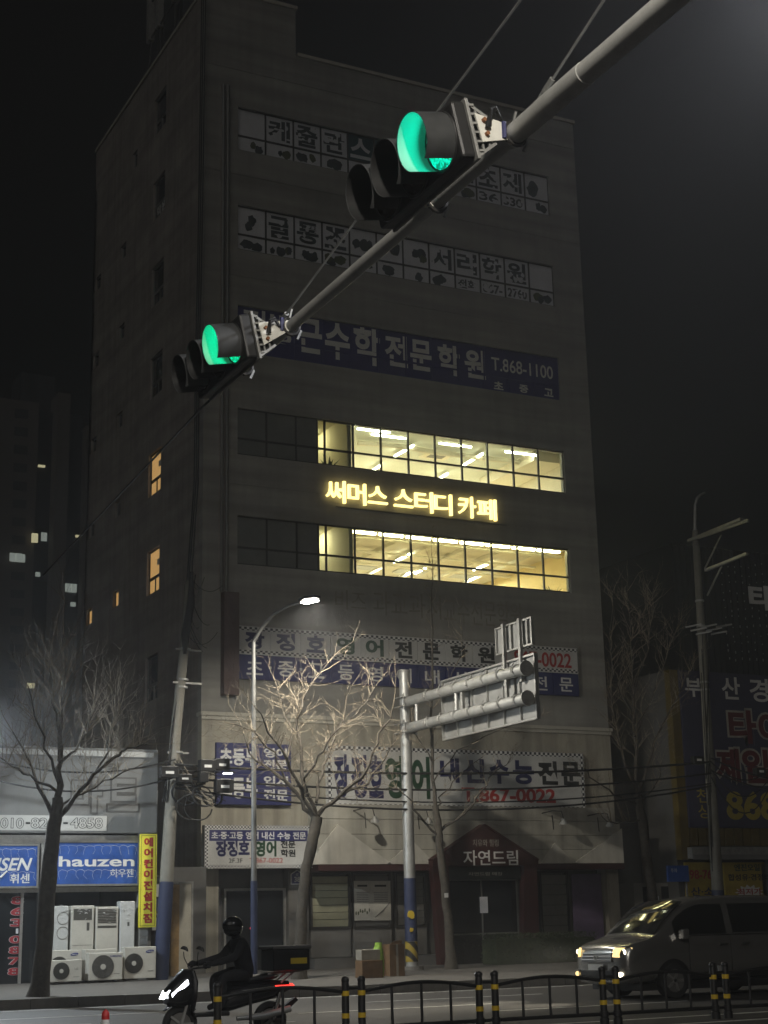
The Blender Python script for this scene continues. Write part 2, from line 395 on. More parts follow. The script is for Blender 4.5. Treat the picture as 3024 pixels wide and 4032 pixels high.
# low floors, slightly proud, and side wall with its openings
SWIN = [(PX(609, 395, BX0), PX(653, 500, BX0)), (PX(609, 700, BX0), PX(648, 850, BX0)), (PX(596, 1075, BX0), PX(642, 1180, BX0)),
        (PX(592, 1440, BX0), PX(638, 1555, BX0))]
side = []
for k in range(8):                                    # stair windows, one column
    side.append((47.0, 48.27, 15.5 - 3.5 * (4 - k) + 0.0, 17.0 - 3.5 * (4 - k)))
side = [(47.0, 48.27, z, z + 1.48) for z in (28.85, 25.55, 22.3, 18.95, 15.5, 12.14, 8.6)]
small = [(51.35, 52.0, z, z + .58) for z in (25.6, 22.4, 19.0, 15.7, 12.45)] + [(54.55, 55.25, z, z + .58) for z in (25.6, 22.4, 19.0, 15.7, 12.4)] + [(50.2, 50.75, 28.7, 29.4)]
sw = MB()
ys = sorted({FY + T, BYB} | {a for w in side + small for a in w[:2]})
for a, b in zip(ys, ys[1:]):
    cols = sorted([(w[2], w[3]) for w in side + small if w[0] < (a + b) / 2 < w[1]])
    z = .2
    for z0, z1 in cols:
        sw.box(BX0, BX0 + T, a, b, z, z0); z = z1
    sw.box(BX0, BX0 + T, a, b, z, ZT - .12)
sw.build('side_wall', 'stucco_side', B)
MB().box(BX0 - .05, TX + .06, FY - .06, BYB + .05, ZT - .12, ZT).build('tower_coping', 'cornice', B)
MB().box(TX + .06, BX1 + .06, FY - .06, FY + T + .1, ZR, ZR + .12).build('parapet_coping', 'cornice', B)
lowm = MB(); lowm.box(BX0, BX1, FY - .05, FY + T, 3.2, 7.55)
lowm.build('lower_wall', 'stucco_low', B)
cm = MB(); cm.box(BX0 - .05, BX1 + .05, FY - .16, FY + T, 7.55, 7.66); cm.box(BX0 - .02, BX1 + .02, FY - .11, FY, 7.44, 7.55); cm.build('cornice', 'cornice', B)
for zz in (29.0, 25.2, 21.65, 18.1, 14.72):           # shadow-gap joints between storeys
    MB().box(BX0 - .002, BX1 + .002, FY - .018, FY, zz, zz + .05).build('string_course', 'stucco', B)
# windows
def window(x0, x1, z0, z1, up, low, frm='frame_dark', split=.36, lowsplit=True):
    f = MB(); t = .055; y0, y1 = FY + .08, FY + .15
    zm = z0 + (z1 - z0) * split
    f.box(x0, x0 + t / 2, y0, y1, z0, z1); f.box(x1 - t / 2, x1, y0, y1, z0, z1)
    f.box(x0 + t / 2, x1 - t / 2, y0, y1, z0, z0 + t); f.box(x0 + t / 2, x1 - t / 2, y0, y1, z1 - t * .7, z1)
    f.box(x0 + t / 2, x1 - t / 2, y0, y1, zm - t * .55, zm + t * .55)
    o = f.build('window', frm, B)
    MB().box(x0 + t / 2, x1 - t / 2, y0 + .025, y0 + .033, zm + t * .55, z1 - t * .7).build('pane', up, o)
    MB().box(x0 + t / 2, x1 - t / 2, y0 + .025, y0 + .033, z0 + t, zm - t * .55).build('pane', low, o)
    return o
wins = {}
for r, (z0, z1) in enumerate(ROWS):
    for c in range(NC):
        x0 = WX0 + c * CW; x1 = x0 + CW
        if r in (0, 1): mu, ml = 'film_white', 'film_white'
        elif r == 2: mu = ml = 'film_blue'
        else: mu = ml = ('grey_pane' if c < 3 else 'glass')
        if r == 0 and c in (4, 5): mu = 'film_teal'
        if r >= 3 and c == 2:                         # the right sliver of this bay shows the lit room
            window(x0, x0 + .74, z0, z1, mu, ml); window(x0 + .74, x1, z0, z1, 'glass', 'glass'); continue
        wins[r, c] = window(x0, x1, z0, z1, mu, ml, 'frame_dark' if r != 2 else 'film_blue')
# peeling window print on the two top rows
PYF = FY + .098
rnd = random.Random(5)
def film_print(r, words_up, words_low, seed):
    z0, z1 = ROWS[r]; zm = z0 + (z1 - z0) * .36; rr = random.Random(seed)
    for c in range(NC):
        x0 = WX0 + c * CW + .06; w = CW - .12
        for words, a, b in ((words_up, zm + .08, z1 - .09), (words_low, z0 + .08, zm - .08)):
            s = words[c]
            if s == '': continue
            if s == '*':
                for k in range(rr.randint(2, 4)):
                    cx = x0 + rr.uniform(.1, .9) * w; rx = rr.uniform(.12, .32) * w
                    h = b - a; cz = a + rr.uniform(.25, .6) * h
                    pts = blob(min(max(cx, x0 + rx), x0 + w - rx), cz, rx * .8, min(rx, h * .38), rr)
                    MB().prism([(p[0], PYF - .003 * (k + 1), p[2]) for p in pts], (0, .002, 0)).build('window_print', 'print_olive' if rr.random() < .3 else 'print_dark', B)
            else:
                inv = s[0] == '!'; s = s.strip('!')
                text(s, (x0 + .04, PYF - .001, a + .03), UX, UZ, w - .1, b - a - .06, 'film_white' if inv else 'print_dark', B, .002, .03, 'window_print')
                if not inv:
                    for k in range(7):                # flaked-off spots
                        pts = blob(x0 + rr.uniform(.1, .9) * w, a + rr.uniform(.05, .95) * (b - a), rr.uniform(.05, .15) * w, rr.uniform(.03, .10), rr, 7)
                        MB().prism([(p[0], PYF - .008 - .002 * k, p[2]) for p in pts], (0, .0015, 0)).build('flaked_patch', 'film_white', B)
film_print(0, ['', '케', '줄', '관', '!스', '*', '*', '*', '리', '초', '제', '*'], ['*', '*', '*', '*', '', '*', '', '*', '*', '36', '330', '*'], 3)
film_print(1, ['*', '글', '통', '조', '*', '*', '*', '서', '리', '학', '원', ''], ['*', '*', '*', '*', '*', '*', '*', '*', '전화', '867-', '2760', '*'], 8)
# blue film lettering on the sixth floor
for s, xl, yb, xr, yt in (('김', 1045, 342, 1150, 240), ('병', 1168, 372, 1258, 258), ('근', 1290, 412, 1390, 280), ('수', 1405, 440, 1510, 298), ('학', 1530, 462, 1640, 312)):
    tpx(s, xl * .9114, 1008 + yb * .9114, xr * .9114, 1008 + yt * .9114, PYF - .004, 'print_white', B, .003, .03)
for s, xl, yb, xr, yt in (('전', 5, 470, 100, 350), ('문', 115, 488, 205, 372), ('학', 235, 508, 325, 392), ('원', 350, 522, 435, 412), ('T.868-1100', 465, 492, 728, 478), ('초', 475, 574, 515, 546), ('중', 585, 588, 622, 560), ('고', 693, 604, 730, 576)):
    tpx(s, 1512 + xl * .9114, 1008 + yb * .9114, 1512 + xr * .9114, 1008 + yt * .9114, PYF - .004, 'print_white', B, .003, .03 if len(s) == 1 else .012)
# side windows
for i, (a, b, z0, z1) in enumerate(side + small):
    lit = (i in (4, 5)) or (a, round(z0, 2)) in ((51.35, 12.45), (54.55, 12.4))
    f = MB(); t = .05; x0, x1 = BX0 + .08, BX0 + .15; zm = z0 + (z1 - z0) * .36; big = i < 7
    f.box(x0, x1, a, a + t, z0, z1); f.box(x0, x1, b - t, b, z0, z1); f.box(x0, x1, a + t, b - t, z0, z0 + t); f.box(x0, x1, a + t, b - t, z1 - t, z1)
    if big: f.box(x0, x1, a + t, b - t, zm - t, zm + t); f.box(x0, x1, (a + b) / 2 - t / 2, (a + b) / 2 + t / 2, z0 + t, zm - t)
    o = f.build('window', 'frame_grey' if not lit else 'frame_dark', B)
    MB().box(x0 + .03, x0 + .04, a + t, b - t, z0 + t, z1 - t).build('pane', 'lit_window' if lit else 'dark_pane', o)
    if i == 1: text('학원', (x0 + .02, b - .15, z0 + .12), Vector((0, -1, 0)), UZ, b - a - .3, .42, 'print_white', o, .004, .02)
    if lit and big: MB().box(x0 + .015, x0 + .025, a + .2, a + .5, z0 + .9, z0 + 1.1).build('taped_paper', 'print_white', o)
# lit rooms behind the glass
def room(xa, xb, r, cmat, wmat, depth=7.0, rmat=None):
    z0, z1 = ROWS[r]; zc = z1 + .30; zf = z0 - .9; ya, yb = FY + T, FY + T + depth
    MB().box(xa, xb, ya, yb, zc, zc + .06).build('room_ceiling', cmat, B)
    MB().box(xa, xb, ya, yb, zf - .06, zf).build('room_floor', 'room_floor', B)
    MB().box(xa, xb, yb, yb + .08, zf, zc).build('room_wall', wmat, B)
    MB().box(xa - .08, xa, ya, yb, zf, zc).build('room_wall', wmat, B)
    MB().box(xb, xb + .08, ya, yb, zf, zc).build('room_wall', rmat or wmat, B)
    return zc
xl3 = WX0 + 2.74 * CW; xl4 = WX0 + 4 * CW
zc5 = room(xl4 + .02, 29.85, 3, 'grey_ceiling', 'warm_room'); room(xl3 - .05, xl4 - .12, 3, 'warm_room', 'warm_room', 4)
zc4 = room(xl4 + .02, 29.85, 4, 'beam', 'warm_room', 7, 'amber_wall'); room(xl3 - .05, xl4 - .12, 4, 'warm_room', 'warm_room', 4)
def Z4(x, y, z): return PZ(1200 + x * .639, 1600 + y * .639, z)     # pixel of the window close-up -> ceiling
n_t = 0
def tube_light(a, b, label, m='tube_white', r=.03):
    global n_t
    a.y = max(a.y, FY + .5); b.y = max(b.y, FY + .5)
    t = thing('tube_light', label, 'tube light', (a + b) / 2, 'ceiling tube lights of the lit floors')
    MB().bar(a, b, r * 2, r * 1.3).build('tube', m, t)
    d = (b - a).normalized()
    MB().bar(a - d * .04 + Vector((0, 0, .045)), b + d * .04 + Vector((0, 0, .05)), .1, .03).build('fitting', 'sign_white', t)
zt = zc5 - .16
for lab, (a, b, c, d) in zip(('longest tube near the glass at the left of the upper lit floor', 'second tube near the glass at the left of the upper lit floor', 'slanting tube in the third bright bay of the upper lit floor', 'tube near the glass in the middle of the upper lit floor',
        'slanting tube in the middle of the upper lit floor', 'tube near the glass at the right of the upper lit floor', 'slanting tube at the right of the upper lit floor',
        'short tube end in a low pane at the left of the upper lit floor', 'short tube end in a low pane in the middle of the upper lit floor', 'short tube end in a low pane at the right of the upper lit floor'),
        ((325, 138, 525, 163), (412, 173, 620, 200), (555, 308, 670, 242), (830, 228, 1025, 252), (978, 364, 1097, 293), (1235, 280, 1427, 303), (1340, 408, 1462, 347), (420, 396, 466, 366), (828, 446, 880, 416), (1180, 491, 1229, 464))):
    tube_light(Z4(a, b, zt), Z4(c, d, zt), lab, 'tube_cool')
zt = zc4 - .16
for lab, q in zip(('slanting tube in the second bright bay of the lower lit floor', 'short tube in a low pane at the left of the lower lit floor', 'slanting tube in the middle of the lower lit floor'),
        ((550, 962, 650, 910), (680, 1030, 742, 998), (1040, 1010, 1150, 963))):
    tube_light(Z4(q[0], q[1], zt), Z4(q[2], q[3], zt), lab, 'tube_cool')
for c in range(4, 12):                                # LED strip along the window head, one length per bay
    x0 = WX0 + c * CW
    tube_light(Vector((x0 + .07, FY + .42, ROWS[4][1] - .02)), Vector((x0 + CW - .07, FY + .42, ROWS[4][1] - .02)),
               'warm light strip at the window head of bright bay %s of the lower lit floor' % ('one two three four five six seven eight'.split()[c - 4]), 'strip_warm', .05)
for r, (zz, pw_, colr) in enumerate(((zc5, 290, (1, .95, .80)), (zc4, 320, (1, .94, .76)))):   # unseen fill lights added at the back to brighten the rooms
    for k in range(4):
        c = Vector((22.0 + k * 2.1, 49.2, zz - .03)); t = thing('fill_panel', 'added unseen fill panel at the back of the %s lit floor, %s from the left' % (('upper', 'lower')[r], ('first', 'second', 'third', 'fourth')[k]), 'light panel', c)
        MB().box(c.x - .6, c.x + .6, c.y - .3, c.y + .3, zz - .04, zz - .002).build('panel', 'sign_white', t)
        area_light('fill_light', c - Vector((0, 0, .03)), c - Vector((0, 0, 3)), pw_, (1.1, .5), colr, t)
for r, (zz, s) in enumerate(((zc5, 25.), (zc4, 55.))):  # plain round lamps in the two small rooms
    t = thing('ceiling_lamp', 'round ceiling lamp in the small room left of the %s lit floor' % ('upper', 'lower')[r], 'lamp', (20.4, 45.2, zz - .06))
    MB().cyl((20.4, 45.2, zz - .05), (20.4, 45.2, zz), .2, 20).build('diffuser', ('strip_warm', 'tube_white')[r], t)
ac = thing('ceiling_air_conditioner', 'square ceiling cassette air conditioner in the middle of the upper lit floor', 'air conditioner', (Z4(820, 300, zc5 - .03)))
p = Z4(820, 300, zc5 - .03)
MB().box(p.x - .5, p.x + .5, p.y - .5, p.y + .5, zc5 - .05, zc5).build('panel', 'beam', ac); MB().box(p.x - .3, p.x + .3, p.y - .3, p.y + .3, zc5 - .065, zc5 - .05).build('grille', 'shutter', ac)
single('air_duct', MB().tube([Z4(a, b, zc5 - .16) for a, b in ((325, 226), (420, 232), (520, 240), (610, 250), (760, 278), (935, 300), (1150, 325), (1300, 342), (1370, 358), (1395, 385))], .09, 10), 'beam', 'white bent air duct under the ceiling of the upper lit floor', 'duct', smooth=True)
for k in range(6):
    MB().box(xl4 + 1.1 + k * 1.35, xl4 + 1.3 + k * 1.35, FY + .9, FY + 7.2, zc4 - .14, zc4).build('ceiling_beam', 'warm_room', B)
for k in range(3):
    MB().box(xl4 + .1, 29.8, FY + 1.6 + k * 1.7, FY + 1.78 + k * 1.7, zc4 - .2, zc4 - .142).build('ceiling_beam', 'warm_room', B)
MB().box(28.6, 29.84, FY + 1.2, FY + 5, zc5 - .35, zc5).build('ceiling_box', 'warm_room', B)
def plant(loc, h, label, seed):
    rr = random.Random(seed); t = thing('potted_plant', label, 'plant', loc)
    l = Vector(loc); MB().tube([l, l + Vector((0, 0, .22))], [.1, .13], 10).build('pot', 'panel_grey', t)
    mb = MB()
    for k in range(26):
        a = rr.uniform(0, 6.28); e = rr.uniform(.3, 1.3); L_ = rr.uniform(.4, 1) * h
        d = Vector((math.cos(a) * math.cos(e), math.sin(a) * math.cos(e) * .6, math.sin(e)))
        p0 = l + Vector((0, 0, .2)); p1 = p0 + d * L_ * .6; p2 = p0 + d * L_ - Vector((0, 0, .15 * L_)); s_ = d.cross(UZ).normalized() * .035
        mb.add([p0, p1 + s_, p2, p1 - s_], [(0, 1, 2, 3)])
    mb.build('leaves', 'plant_leaf', t, recalc=False)
z4a = ROWS[3][0]; z5a = ROWS[4][0]
plant((WX0 + 3.35 * CW, FY + .55, z4a - .35), .95, 'leafy plant at the dim left window of the upper lit floor', 1)
plant((WX0 + 9.15 * CW, FY + .55, z5a - .5), .75, 'small plant at the window bay left of the amber wall on the lower lit floor', 2)
plant((WX0 + 11.6 * CW, FY + .55, z5a - .45), .9, 'leafy plant at the right end window of the lower lit floor', 3)
# yellow light-up letters between the lit floors
SG = thing('channel_letter_sign', 'glowing yellow letters on the wall between the two lit floors', 'sign', (22.5, FY, 14.4))
for s, xl, yt, xr, yb in (('써', 132, 450, 258, 600), ('머', 268, 468, 383, 612), ('스', 392, 487, 515, 608), ('스', 552, 507, 672, 628), ('터', 680, 520, 795, 660), ('디', 802, 535, 912, 675), ('카', 950, 550, 1058, 692), ('페', 1067, 565, 1185, 708)):
    a = PY(1200 + xl * .639, 1600 + yb * .639 - (xr - xl) * .639 * .115, FY - .1); b = PY(1200 + xr * .639, 1600 + yt * .639 + (xr - xl) * .639 * .115, FY - .1)
    text(s, (a.x, FY - .05, a.z), UX, UZ, (b.x - a.x) * .94, b.z - a.z, 'sign_lit', SG, .09, .008, 'letter')
MB().box(20.3, 26.6, FY - .03, FY, 14.33, 14.36).build('mounting_rail', 'frame_grey', SG)
# ghost of removed letters under the lower lit floor
GH = thing('removed_sign_marks', 'faint dirt marks of removed letters under the lower lit floor', 'marks', (24, FY, 10.9))
for s, xl, yb, xr, yt in (('비즈', 1320, 2400, 1440, 2330), ('과교과서', 1470, 2420, 1735, 2345), ('교수전문학원', 1750, 2455, 2050, 2375)):
    tpx(s, xl, yb, xr, yt, FY - .002, 'ghost', GH, .0015, .0)
# third-floor sign
def sign_panel(name, label, x0, x1, z0, z1, y, material, th=.1):
    t = thing(name, label, 'sign', ((x0 + x1) / 2, y, z0))
    MB().box(x0, x1, y, y + th, z0, z1).build('panel', material, t); return t
S3 = thing('academy_sign', 'long white and navy third floor sign with checkered edge behind the road sign', 'sign', (23, FY - .05, 8.67))
Y3 = FY - .14
za, zb, zc_ = 8.68, 9.42, 10.28
for c in range(NC):
    x0 = WX0 + c * CW
    MB().box(x0 + .008, x0 + CW - .008, Y3, Y3 + .12, zb, zc_).build('panel', 'sign_white', S3)
    MB().box(x0 + .008, x0 + CW - .008, Y3, Y3 + .12, za, zb - .01).build('panel', 'sign_navy', S3)
for z in (zb + .03, zc_ - .13): MB().box(WX0, WX1, Y3 - .006, Y3 - .002, z, z + .1).build('checker_strip', 'checker', S3)
line = '장정호영어전문학원'
for i, s in enumerate(line):
    text(s, (WX0 + i * CW + .19, Y3 - .003, zb + .17), UX, UZ, CW - .38, .54, 'print_navy' if i < 3 else 'print_green' if i < 5 else 'print_black', S3, .004, .04)
text('T.867-0022', (WX0 + 9 * CW + .05, Y3 - .003, zb + .17), UX, UZ, 2.72, .5, 'print_red', S3, .004, .02)
for i, s in enumerate('초중고등영어내신수능전문'):
    text(s, (WX0 + i * CW + .24, Y3 - .003, za + .13), UX, UZ, CW - .48, .46, 'print_white', S3, .004, .015)
for i in (1, 2): MB().box(WX0 + i * CW - .04, WX0 + i * CW + .04, Y3 - .006, Y3 - .002, za + .33, za + .41).build('dot', 'print_white', S3)
# second-floor sign
Y2 = FY - .22
S2 = thing('academy_sign', 'big white second floor sign with tall navy and green letters above the boards', 'sign', (24.4, FY - .1, 4.92))
sx0, sx1, sz0, sz1 = 19.78, 29.0, 4.92, 6.78
pw = (sx1 - sx0) / 6
for c in range(6): MB().box(sx0 + c * pw + .006, sx0 + (c + 1) * pw - .006, Y2, Y2 + .16, sz0, sz1).build('panel', 'sign_white', S2)
for z in (sz0, sz1 - .13): MB().box(sx0, sx1, Y2 - .006, Y2 - .002, z, z + .13).build('checker_strip', 'checker', S2)
for x in (sx0, sx1 - .13): MB().box(x, x + .13, Y2 - .006, Y2 - .002, sz0 + .13, sz1 - .13).build('checker_strip', 'checker', S2)
xs_ = [PY(v, 3060, Y2).x for v in (1312, 1380, 1450, 1514, 1618, 1700)]
for i, s in enumerate('장정호영어'):
    text(s, (xs_[i] + .02, Y2 - .003, sz0 + .3), UX, UZ, (xs_[i + 1] - xs_[i]) * .88 if i != 3 else .62, 1.3, 'print_navy' if i < 3 else 'print_green', S2, .004, .04)
xw = [PY(1400 + v * .458, 3020, Y2).x for v in (725, 920, 1145, 1350, 1565, 1765, 1960)]
for i, s in enumerate('내신수능전문'):
    text(s, (xw[i], Y2 - .003, sz0 + .82), UX, UZ, (xw[i + 1] - xw[i]) * .84, .76, 'print_navy' if i < 4 else 'print_black', S2, .004, .045)
tpx('T.867-0022', 1400 + 915 * .458, 2900 + 562 * .458, 2186, 3106, Y2 - .003, 'print_red', S2, .004, .03)
# blue second-floor sign at the left corner
Y1 = FY - .2
S1 = sign_panel('course_sign', 'navy second floor sign with white letters behind the lamp post', 16.24, 18.6, 4.98, 6.76, Y1, 'sign_navy', .13)
for s, x, z, w, h in (('초등부', 16.34, 6.1, 1.18, .5), ('영어', 17.72, 6.36, .75, .28), ('전문', 17.72, 6.02, .75, .28), ('고등부', 16.34, 5.15, 1.18, .6), ('입시', 17.72, 5.52, .78, .3), ('전문', 17.72, 5.1, .78, .34)):
    text(s, (x, Y1 - .003, z), UX, UZ, w, h, 'print_white', S1, .004, .035)
# sign over the entrance
YE = FY - .55
a = PY(805, 3420, YE); b = PY(1228, 3252, YE)
ex0, ex1, ez0, ez1 = a.x, b.x, a.z, b.z
S0 = sign_panel('entrance_sign', 'white checker edged academy sign over the dark entrance beside the tree', ex0, ex1, ez0, ez1, YE, 'sign_white', .22)
for z in (ez0, ez1 - .1): MB().box(ex0, ex1, YE - .006, YE - .002, z, z + .1).build('checker_strip', 'checker_small', S0)
for x in (ex0, ex1 - .1): MB().box(x, x + .1, YE - .006, YE - .002, ez0 + .1, ez1 - .1).build('checker_strip', 'checker_small', S0)
MB().box(ex0 + .14, ex1 - .14, YE - .006, YE - .002, ez1 - .44, ez1 - .13).build('navy_band', 'sign_navy', S0)
text('초·중·고등 영어 내신 수능 전문', (ex0 + .2, YE - .007, ez1 - .39), UX, UZ, ex1 - ex0 - .4, .21, 'print_white', S0, .004, .02)
wq = ex1 - ex0
text('장정호', (ex0 + wq * .1, YE - .003, ez0 + .33), UX, UZ, wq * .31, .45, 'print_navy', S0, .004, .045)
text('영어', (ex0 + wq * .46, YE - .003, ez0 + .33), UX, UZ, wq * .2, .45, 'print_green', S0, .004, .045)
text('전문', (ex0 + wq * .7, YE - .003, ez0 + .57), UX, UZ, wq * .14, .21, 'print_black', S0, .004, .035)
text('학원', (ex0 + wq * .7, YE - .003, ez0 + .32), UX, UZ, wq * .14, .21, 'print_black', S0, .004, .035)
text('2F.3F', (ex0 + wq * .22, YE - .003, ez0 + .15), UX, UZ, wq * .125, .13, 'print_black', S0, .004, .0)
text('T.867-0022', (ex0 + wq * .41, YE - .003, ez0 + .15), UX, UZ, wq * .31, .14, 'print_red', S0, .004, .0)
# dark red vertical sign and drain pipes on the left pier
VS = thing('vertical_sign', 'dark maroon vertical sign box on the left pier', 'sign', (16.66, FY - .3, 8.15))
MB().box(16.42, 16.9, FY - .32, FY - .02, 8.16, 11.25).build('box', 'sign_umber', VS)
for i, s in enumerate('장정호영어학원'): text(s, (16.53, FY - .323, 10.8 - i * .4), UX, UZ, .26, .28, 'sign_umber', VS, .012, .03)
for k, x in enumerate((16.42, 16.58)):
    MB().tube([(x, FY - .08, 11.3), (x, FY - .08, 28.3)], .055, 10).build('drain_pipe', 'frame_grey', B, True)
MB().box(16.34, 16.66, FY - .012, FY, 11.3, 28.3).build('pipe_backing', 'stucco_side', B)
# shop front of the ground floor ------------------------------------------------
AY = 42.3
fx0, fx1, fz0, fz1 = 19.2, 29.95, 3.24, 5.0
AW = thing('shop_fascia', 'cream boarded shop fascia with white triangles above the dark shop windows', 'fascia', (24.5, AY, fz0))
hb = (fz1 - fz0) / 4
for i in range(4): MB().box(fx0, fx1 - .2 * (i > 2), AY, FY - .05, fz0 + i * hb + .008, fz0 + (i + 1) * hb - .004).build('board', 'awning_board', AW)
def tri(x0, x1, xa, za_, z0=fz0 + .01): MB().prism([(x0, AY - .05, z0), (x1, AY - .05, z0), (xa, AY - .05, za_)], (0, .048, 0)).build('triangle_panel', 'awning_white', AW)
def ax(px, py): return PY(px, py, AY - .05)
for (l, r_, t_) in (((1215, 3408), (1545, 3408), (1330, 3245)), ((1525, 3408), (1715, 3408), (1625, 3310)), ((2130, 3412), (2270, 3412), (2185, 3320))):
    tri(ax(*l).x, ax(*r_).x, ax(*t_).x, ax(*t_).z)
q0, q1 = ax(2262, 3408), ax(2449, 3262)
MB().prism([(q0.x, AY - .05, fz0 + .01), (q1.x, AY - .05, fz0 + .01), (q1.x, AY - .05, q1.z)], (0, .048, 0)).build('triangle_panel', 'awning_white', AW)
MB().box(fx0, 29.98, AY - .08, FY - .05, fz0 - .18, fz0).build('bottom_trim', 'maroon', AW)
text('1544-0000', (28.3, AY - .056, fz0 + .05), UX, UZ, 1.1, .1, 'print_black', AW, .004, .0) if False else None
for i, (px, py) in enumerate(((1450, 3190), (1660, 3195), (2190, 3200), (2370, 3210))):
    q = PY(px, py, AY - .3); L_ = thing('gooseneck_lamp', 'unlit gooseneck lamp over the shop fascia, %s from the left' % ('first', 'second', 'third', 'fourth')[i], 'lamp', (q.x, AY, q.z))
    MB().tube([(q.x - .35, AY + .02, q.z), (q.x - .2, AY - .4, q.z + .05), (q.x, AY - .6, q.z + .02), (q.x + .05, AY - .62, q.z - .2)], .018, 6).build('arm', 'frame_dark', L_, True)
    MB().tube([(q.x + .05, AY - .62, q.z - .2), (q.x + .06, AY - .62, q.z - .28), (q.x + .07, AY - .6, q.z - .36)], [.05, .09, .15], 12).build('shade', 'galv_dull', L_, True)
    MB().tube([(q.x + .02, AY - .02, q.z - .05), (q.x + .06, AY - .01, q.z - .5)], .012, 5).build('cord', 'cable', L_)
# maroon gable portal
GP = thing('gable_portal', 'maroon gabled portal with white brush lettering at the shop door', 'portal', (23.6, AY - .1, .3))
pts = [PY(x, y, AY - .35) for x, y in ((1705, 3408), (1705, 3390), (1908, 3252), (2120, 3390), (2120, 3408))]
pts = [(p.x, AY - .35, p.z) for p in pts]
MB().prism(pts, (0, .29, 0)).build('gable', 'maroon', GP)
cap = MB()
for i in (1, 2): cap.bar(Vector(pts[i]) + Vector((0, .14, .03)), Vector(pts[i + 1]) + Vector((0, .14, .03)), .34, .06)
cap.build('ridge_cap', 'maroon', GP)
gx0, gx1 = pts[0][0], pts[4][0]; gzb = pts[0][2]
for s, (xa, xb) in ((0, (gx0 + .05, gx0 + .55)), (1, (gx1 - .55, gx1 - .05))):
    sl = .12 * (1 if s == 0 else -1)
    MB().prism([(xa + sl, AY - .33, .32), (xb + sl * .3, AY - .33, .32), (xb, AY - .33, gzb - .002), (xa - sl * .4, AY - .33, gzb - .002)], (0, .27, 0)).build('jamb', 'maroon', GP)
tpx('자연드림', 1825, 3408, 2038, 3348, AY - .352, 'print_white', GP, .006, .012)
tpx('치유와 힐링', 1862, 3332, 1962, 3305, AY - .352, 'awning_board', GP, .006, -.005)
MB().box(gx0 + .56, gx1 - .56, AY - .2, AY - .16, gzb - .42, gzb - .05).build('transom', 'print_black', GP)
text('자연드림 매장', (gx0 + 1.3, AY - .203, gzb - .3), UX, UZ, 1.2, .1, 'awning_board', GP, .003, -.005)
# ground-floor shop front: panels, glazing, doors as parts of the building
GF = MB(); GF.box(BX0, BX1, FY + .5, FY + .75, .2, 3.2); GF.build('ground_floor_wall', 'panel_dark', B)
MB().box(BX0, BX0 + .55, FY - .04, FY + .5, .2, 3.2).build('corner_pier', 'stucco_low', B)
MB().box(BX1 - .45, BX1, FY - .04, FY + .5, .2, 3.2).build('corner_pier', 'stucco_low', B)
# entrance recess with a dark door
MB().box(16.75, 18.55, FY + .36, FY + .44, .32, 2.55).build('entrance_door', 'dark_pane', B)
ef = MB(); ef.box(16.68, 16.75, FY + .3, FY + .48, .32, 2.62); ef.box(18.55, 18.62, FY + .3, FY + .48, .32, 2.62); ef.box(16.75, 18.55, FY + .3, FY + .48, 2.55, 2.62); ef.box(17.62, 17.68, FY + .33, FY + .36, .32, 2.55)
ef.build('entrance_frame', 'aluminium', B)
MB().box(17.5, 17.54, FY + .3, FY + .33, 1.1, 1.7).build('door_handle', 'chrome', B)
MB().box(18.62, 19.2, FY + .1, FY + .5, .3, 3.2).build('entrance_pier', 'panel_grey', B)
HN = thing('house_number_plate', 'navy house shaped plate with number 38 above the entrance', 'plate', (18.85, FY, 2.35))
q = PY(1170, 3455, FY + .06)
MB().prism([(q.x - .2, FY + .06, q.z - .2), (q.x + .2, FY + .06, q.z - .2), (q.x + .2, FY + .06, q.z + .1), (q.x, FY + .06, q.z + .22), (q.x - .2, FY + .06, q.z + .1)], (0, .03, 0)).build('border', 'print_white', HN)
MB().prism([(q.x - .175, FY + .055, q.z - .175), (q.x + .175, FY + .055, q.z - .175), (q.x + .175, FY + .055, q.z + .085), (q.x, FY + .055, q.z + .19), (q.x - .175, FY + .055, q.z + .085)], (0, .004, 0)).build('plate', 'sign_navy', HN)
text('38', (q.x - .1, FY + .054, q.z - .13), UX, UZ, .2, .15, 'print_white', HN, .003, .02)
text('로', (q.x - .05, FY + .054, q.z + .04), UX, UZ, .1, .08, 'print_white', HN, .003, .0)
def shopbay(xa, xb, zs_=1.45, top=3.05, m='blind', blind=True):
    y = FY + .2
    MB().box(xa, xb, y, y + .1, .62, zs_ - .05).build('stall_riser', 'panel_grey', B)
    fr = MB(); t = .06
    fr.box(xa, xb, y - .03, y + .12, zs_ - .05, zs_ + .02); fr.box(xa, xb, y - .03, y + .12, top - .06, top)
    fr.box(xa, xa + t, y - .03, y + .12, zs_ + .02, top - .06); fr.box(xb - t, xb, y - .03, y + .12, zs_ + .02, top - .06)
    o = fr.build('shop_window', 'frame_dark', B)
    if blind:
        n = 7; h = (top - zs_ - .14) / n
        for k in range(n):
            z = zs_ + .04 + k * h
            MB().prism([(xa + t, y + .05, z), (xa + t, y + .02, z + h * .93), (xa + t, y + .035, z + h * .93), (xa + t, y + .065, z)], (xb - xa - 2 * t, 0, 0)).build('blind_slat', m, o)
    else: MB().box(xa + t, xb - t, y + .03, y + .04, zs_ + .02, top - .06).build('pane', 'dark_pane', o)
    return o
bx = [PY(v, 3560, FY + .2).x for v in (1222, 1385, 1540, 1620, 1705)]
shopbay(bx[0], bx[1] - .05); w2_ = shopbay(bx[1] + .05, bx[2], m='panel_grey'); shopbay(bx[2] + .15, bx[4] - .25, m='shutter')
bx2 = [PY(v, 3560, FY + .2).x for v in (2112, 2240, 2345)]
shopbay(bx2[0] + .15, bx2[1], m='shutter', zs_=.7)
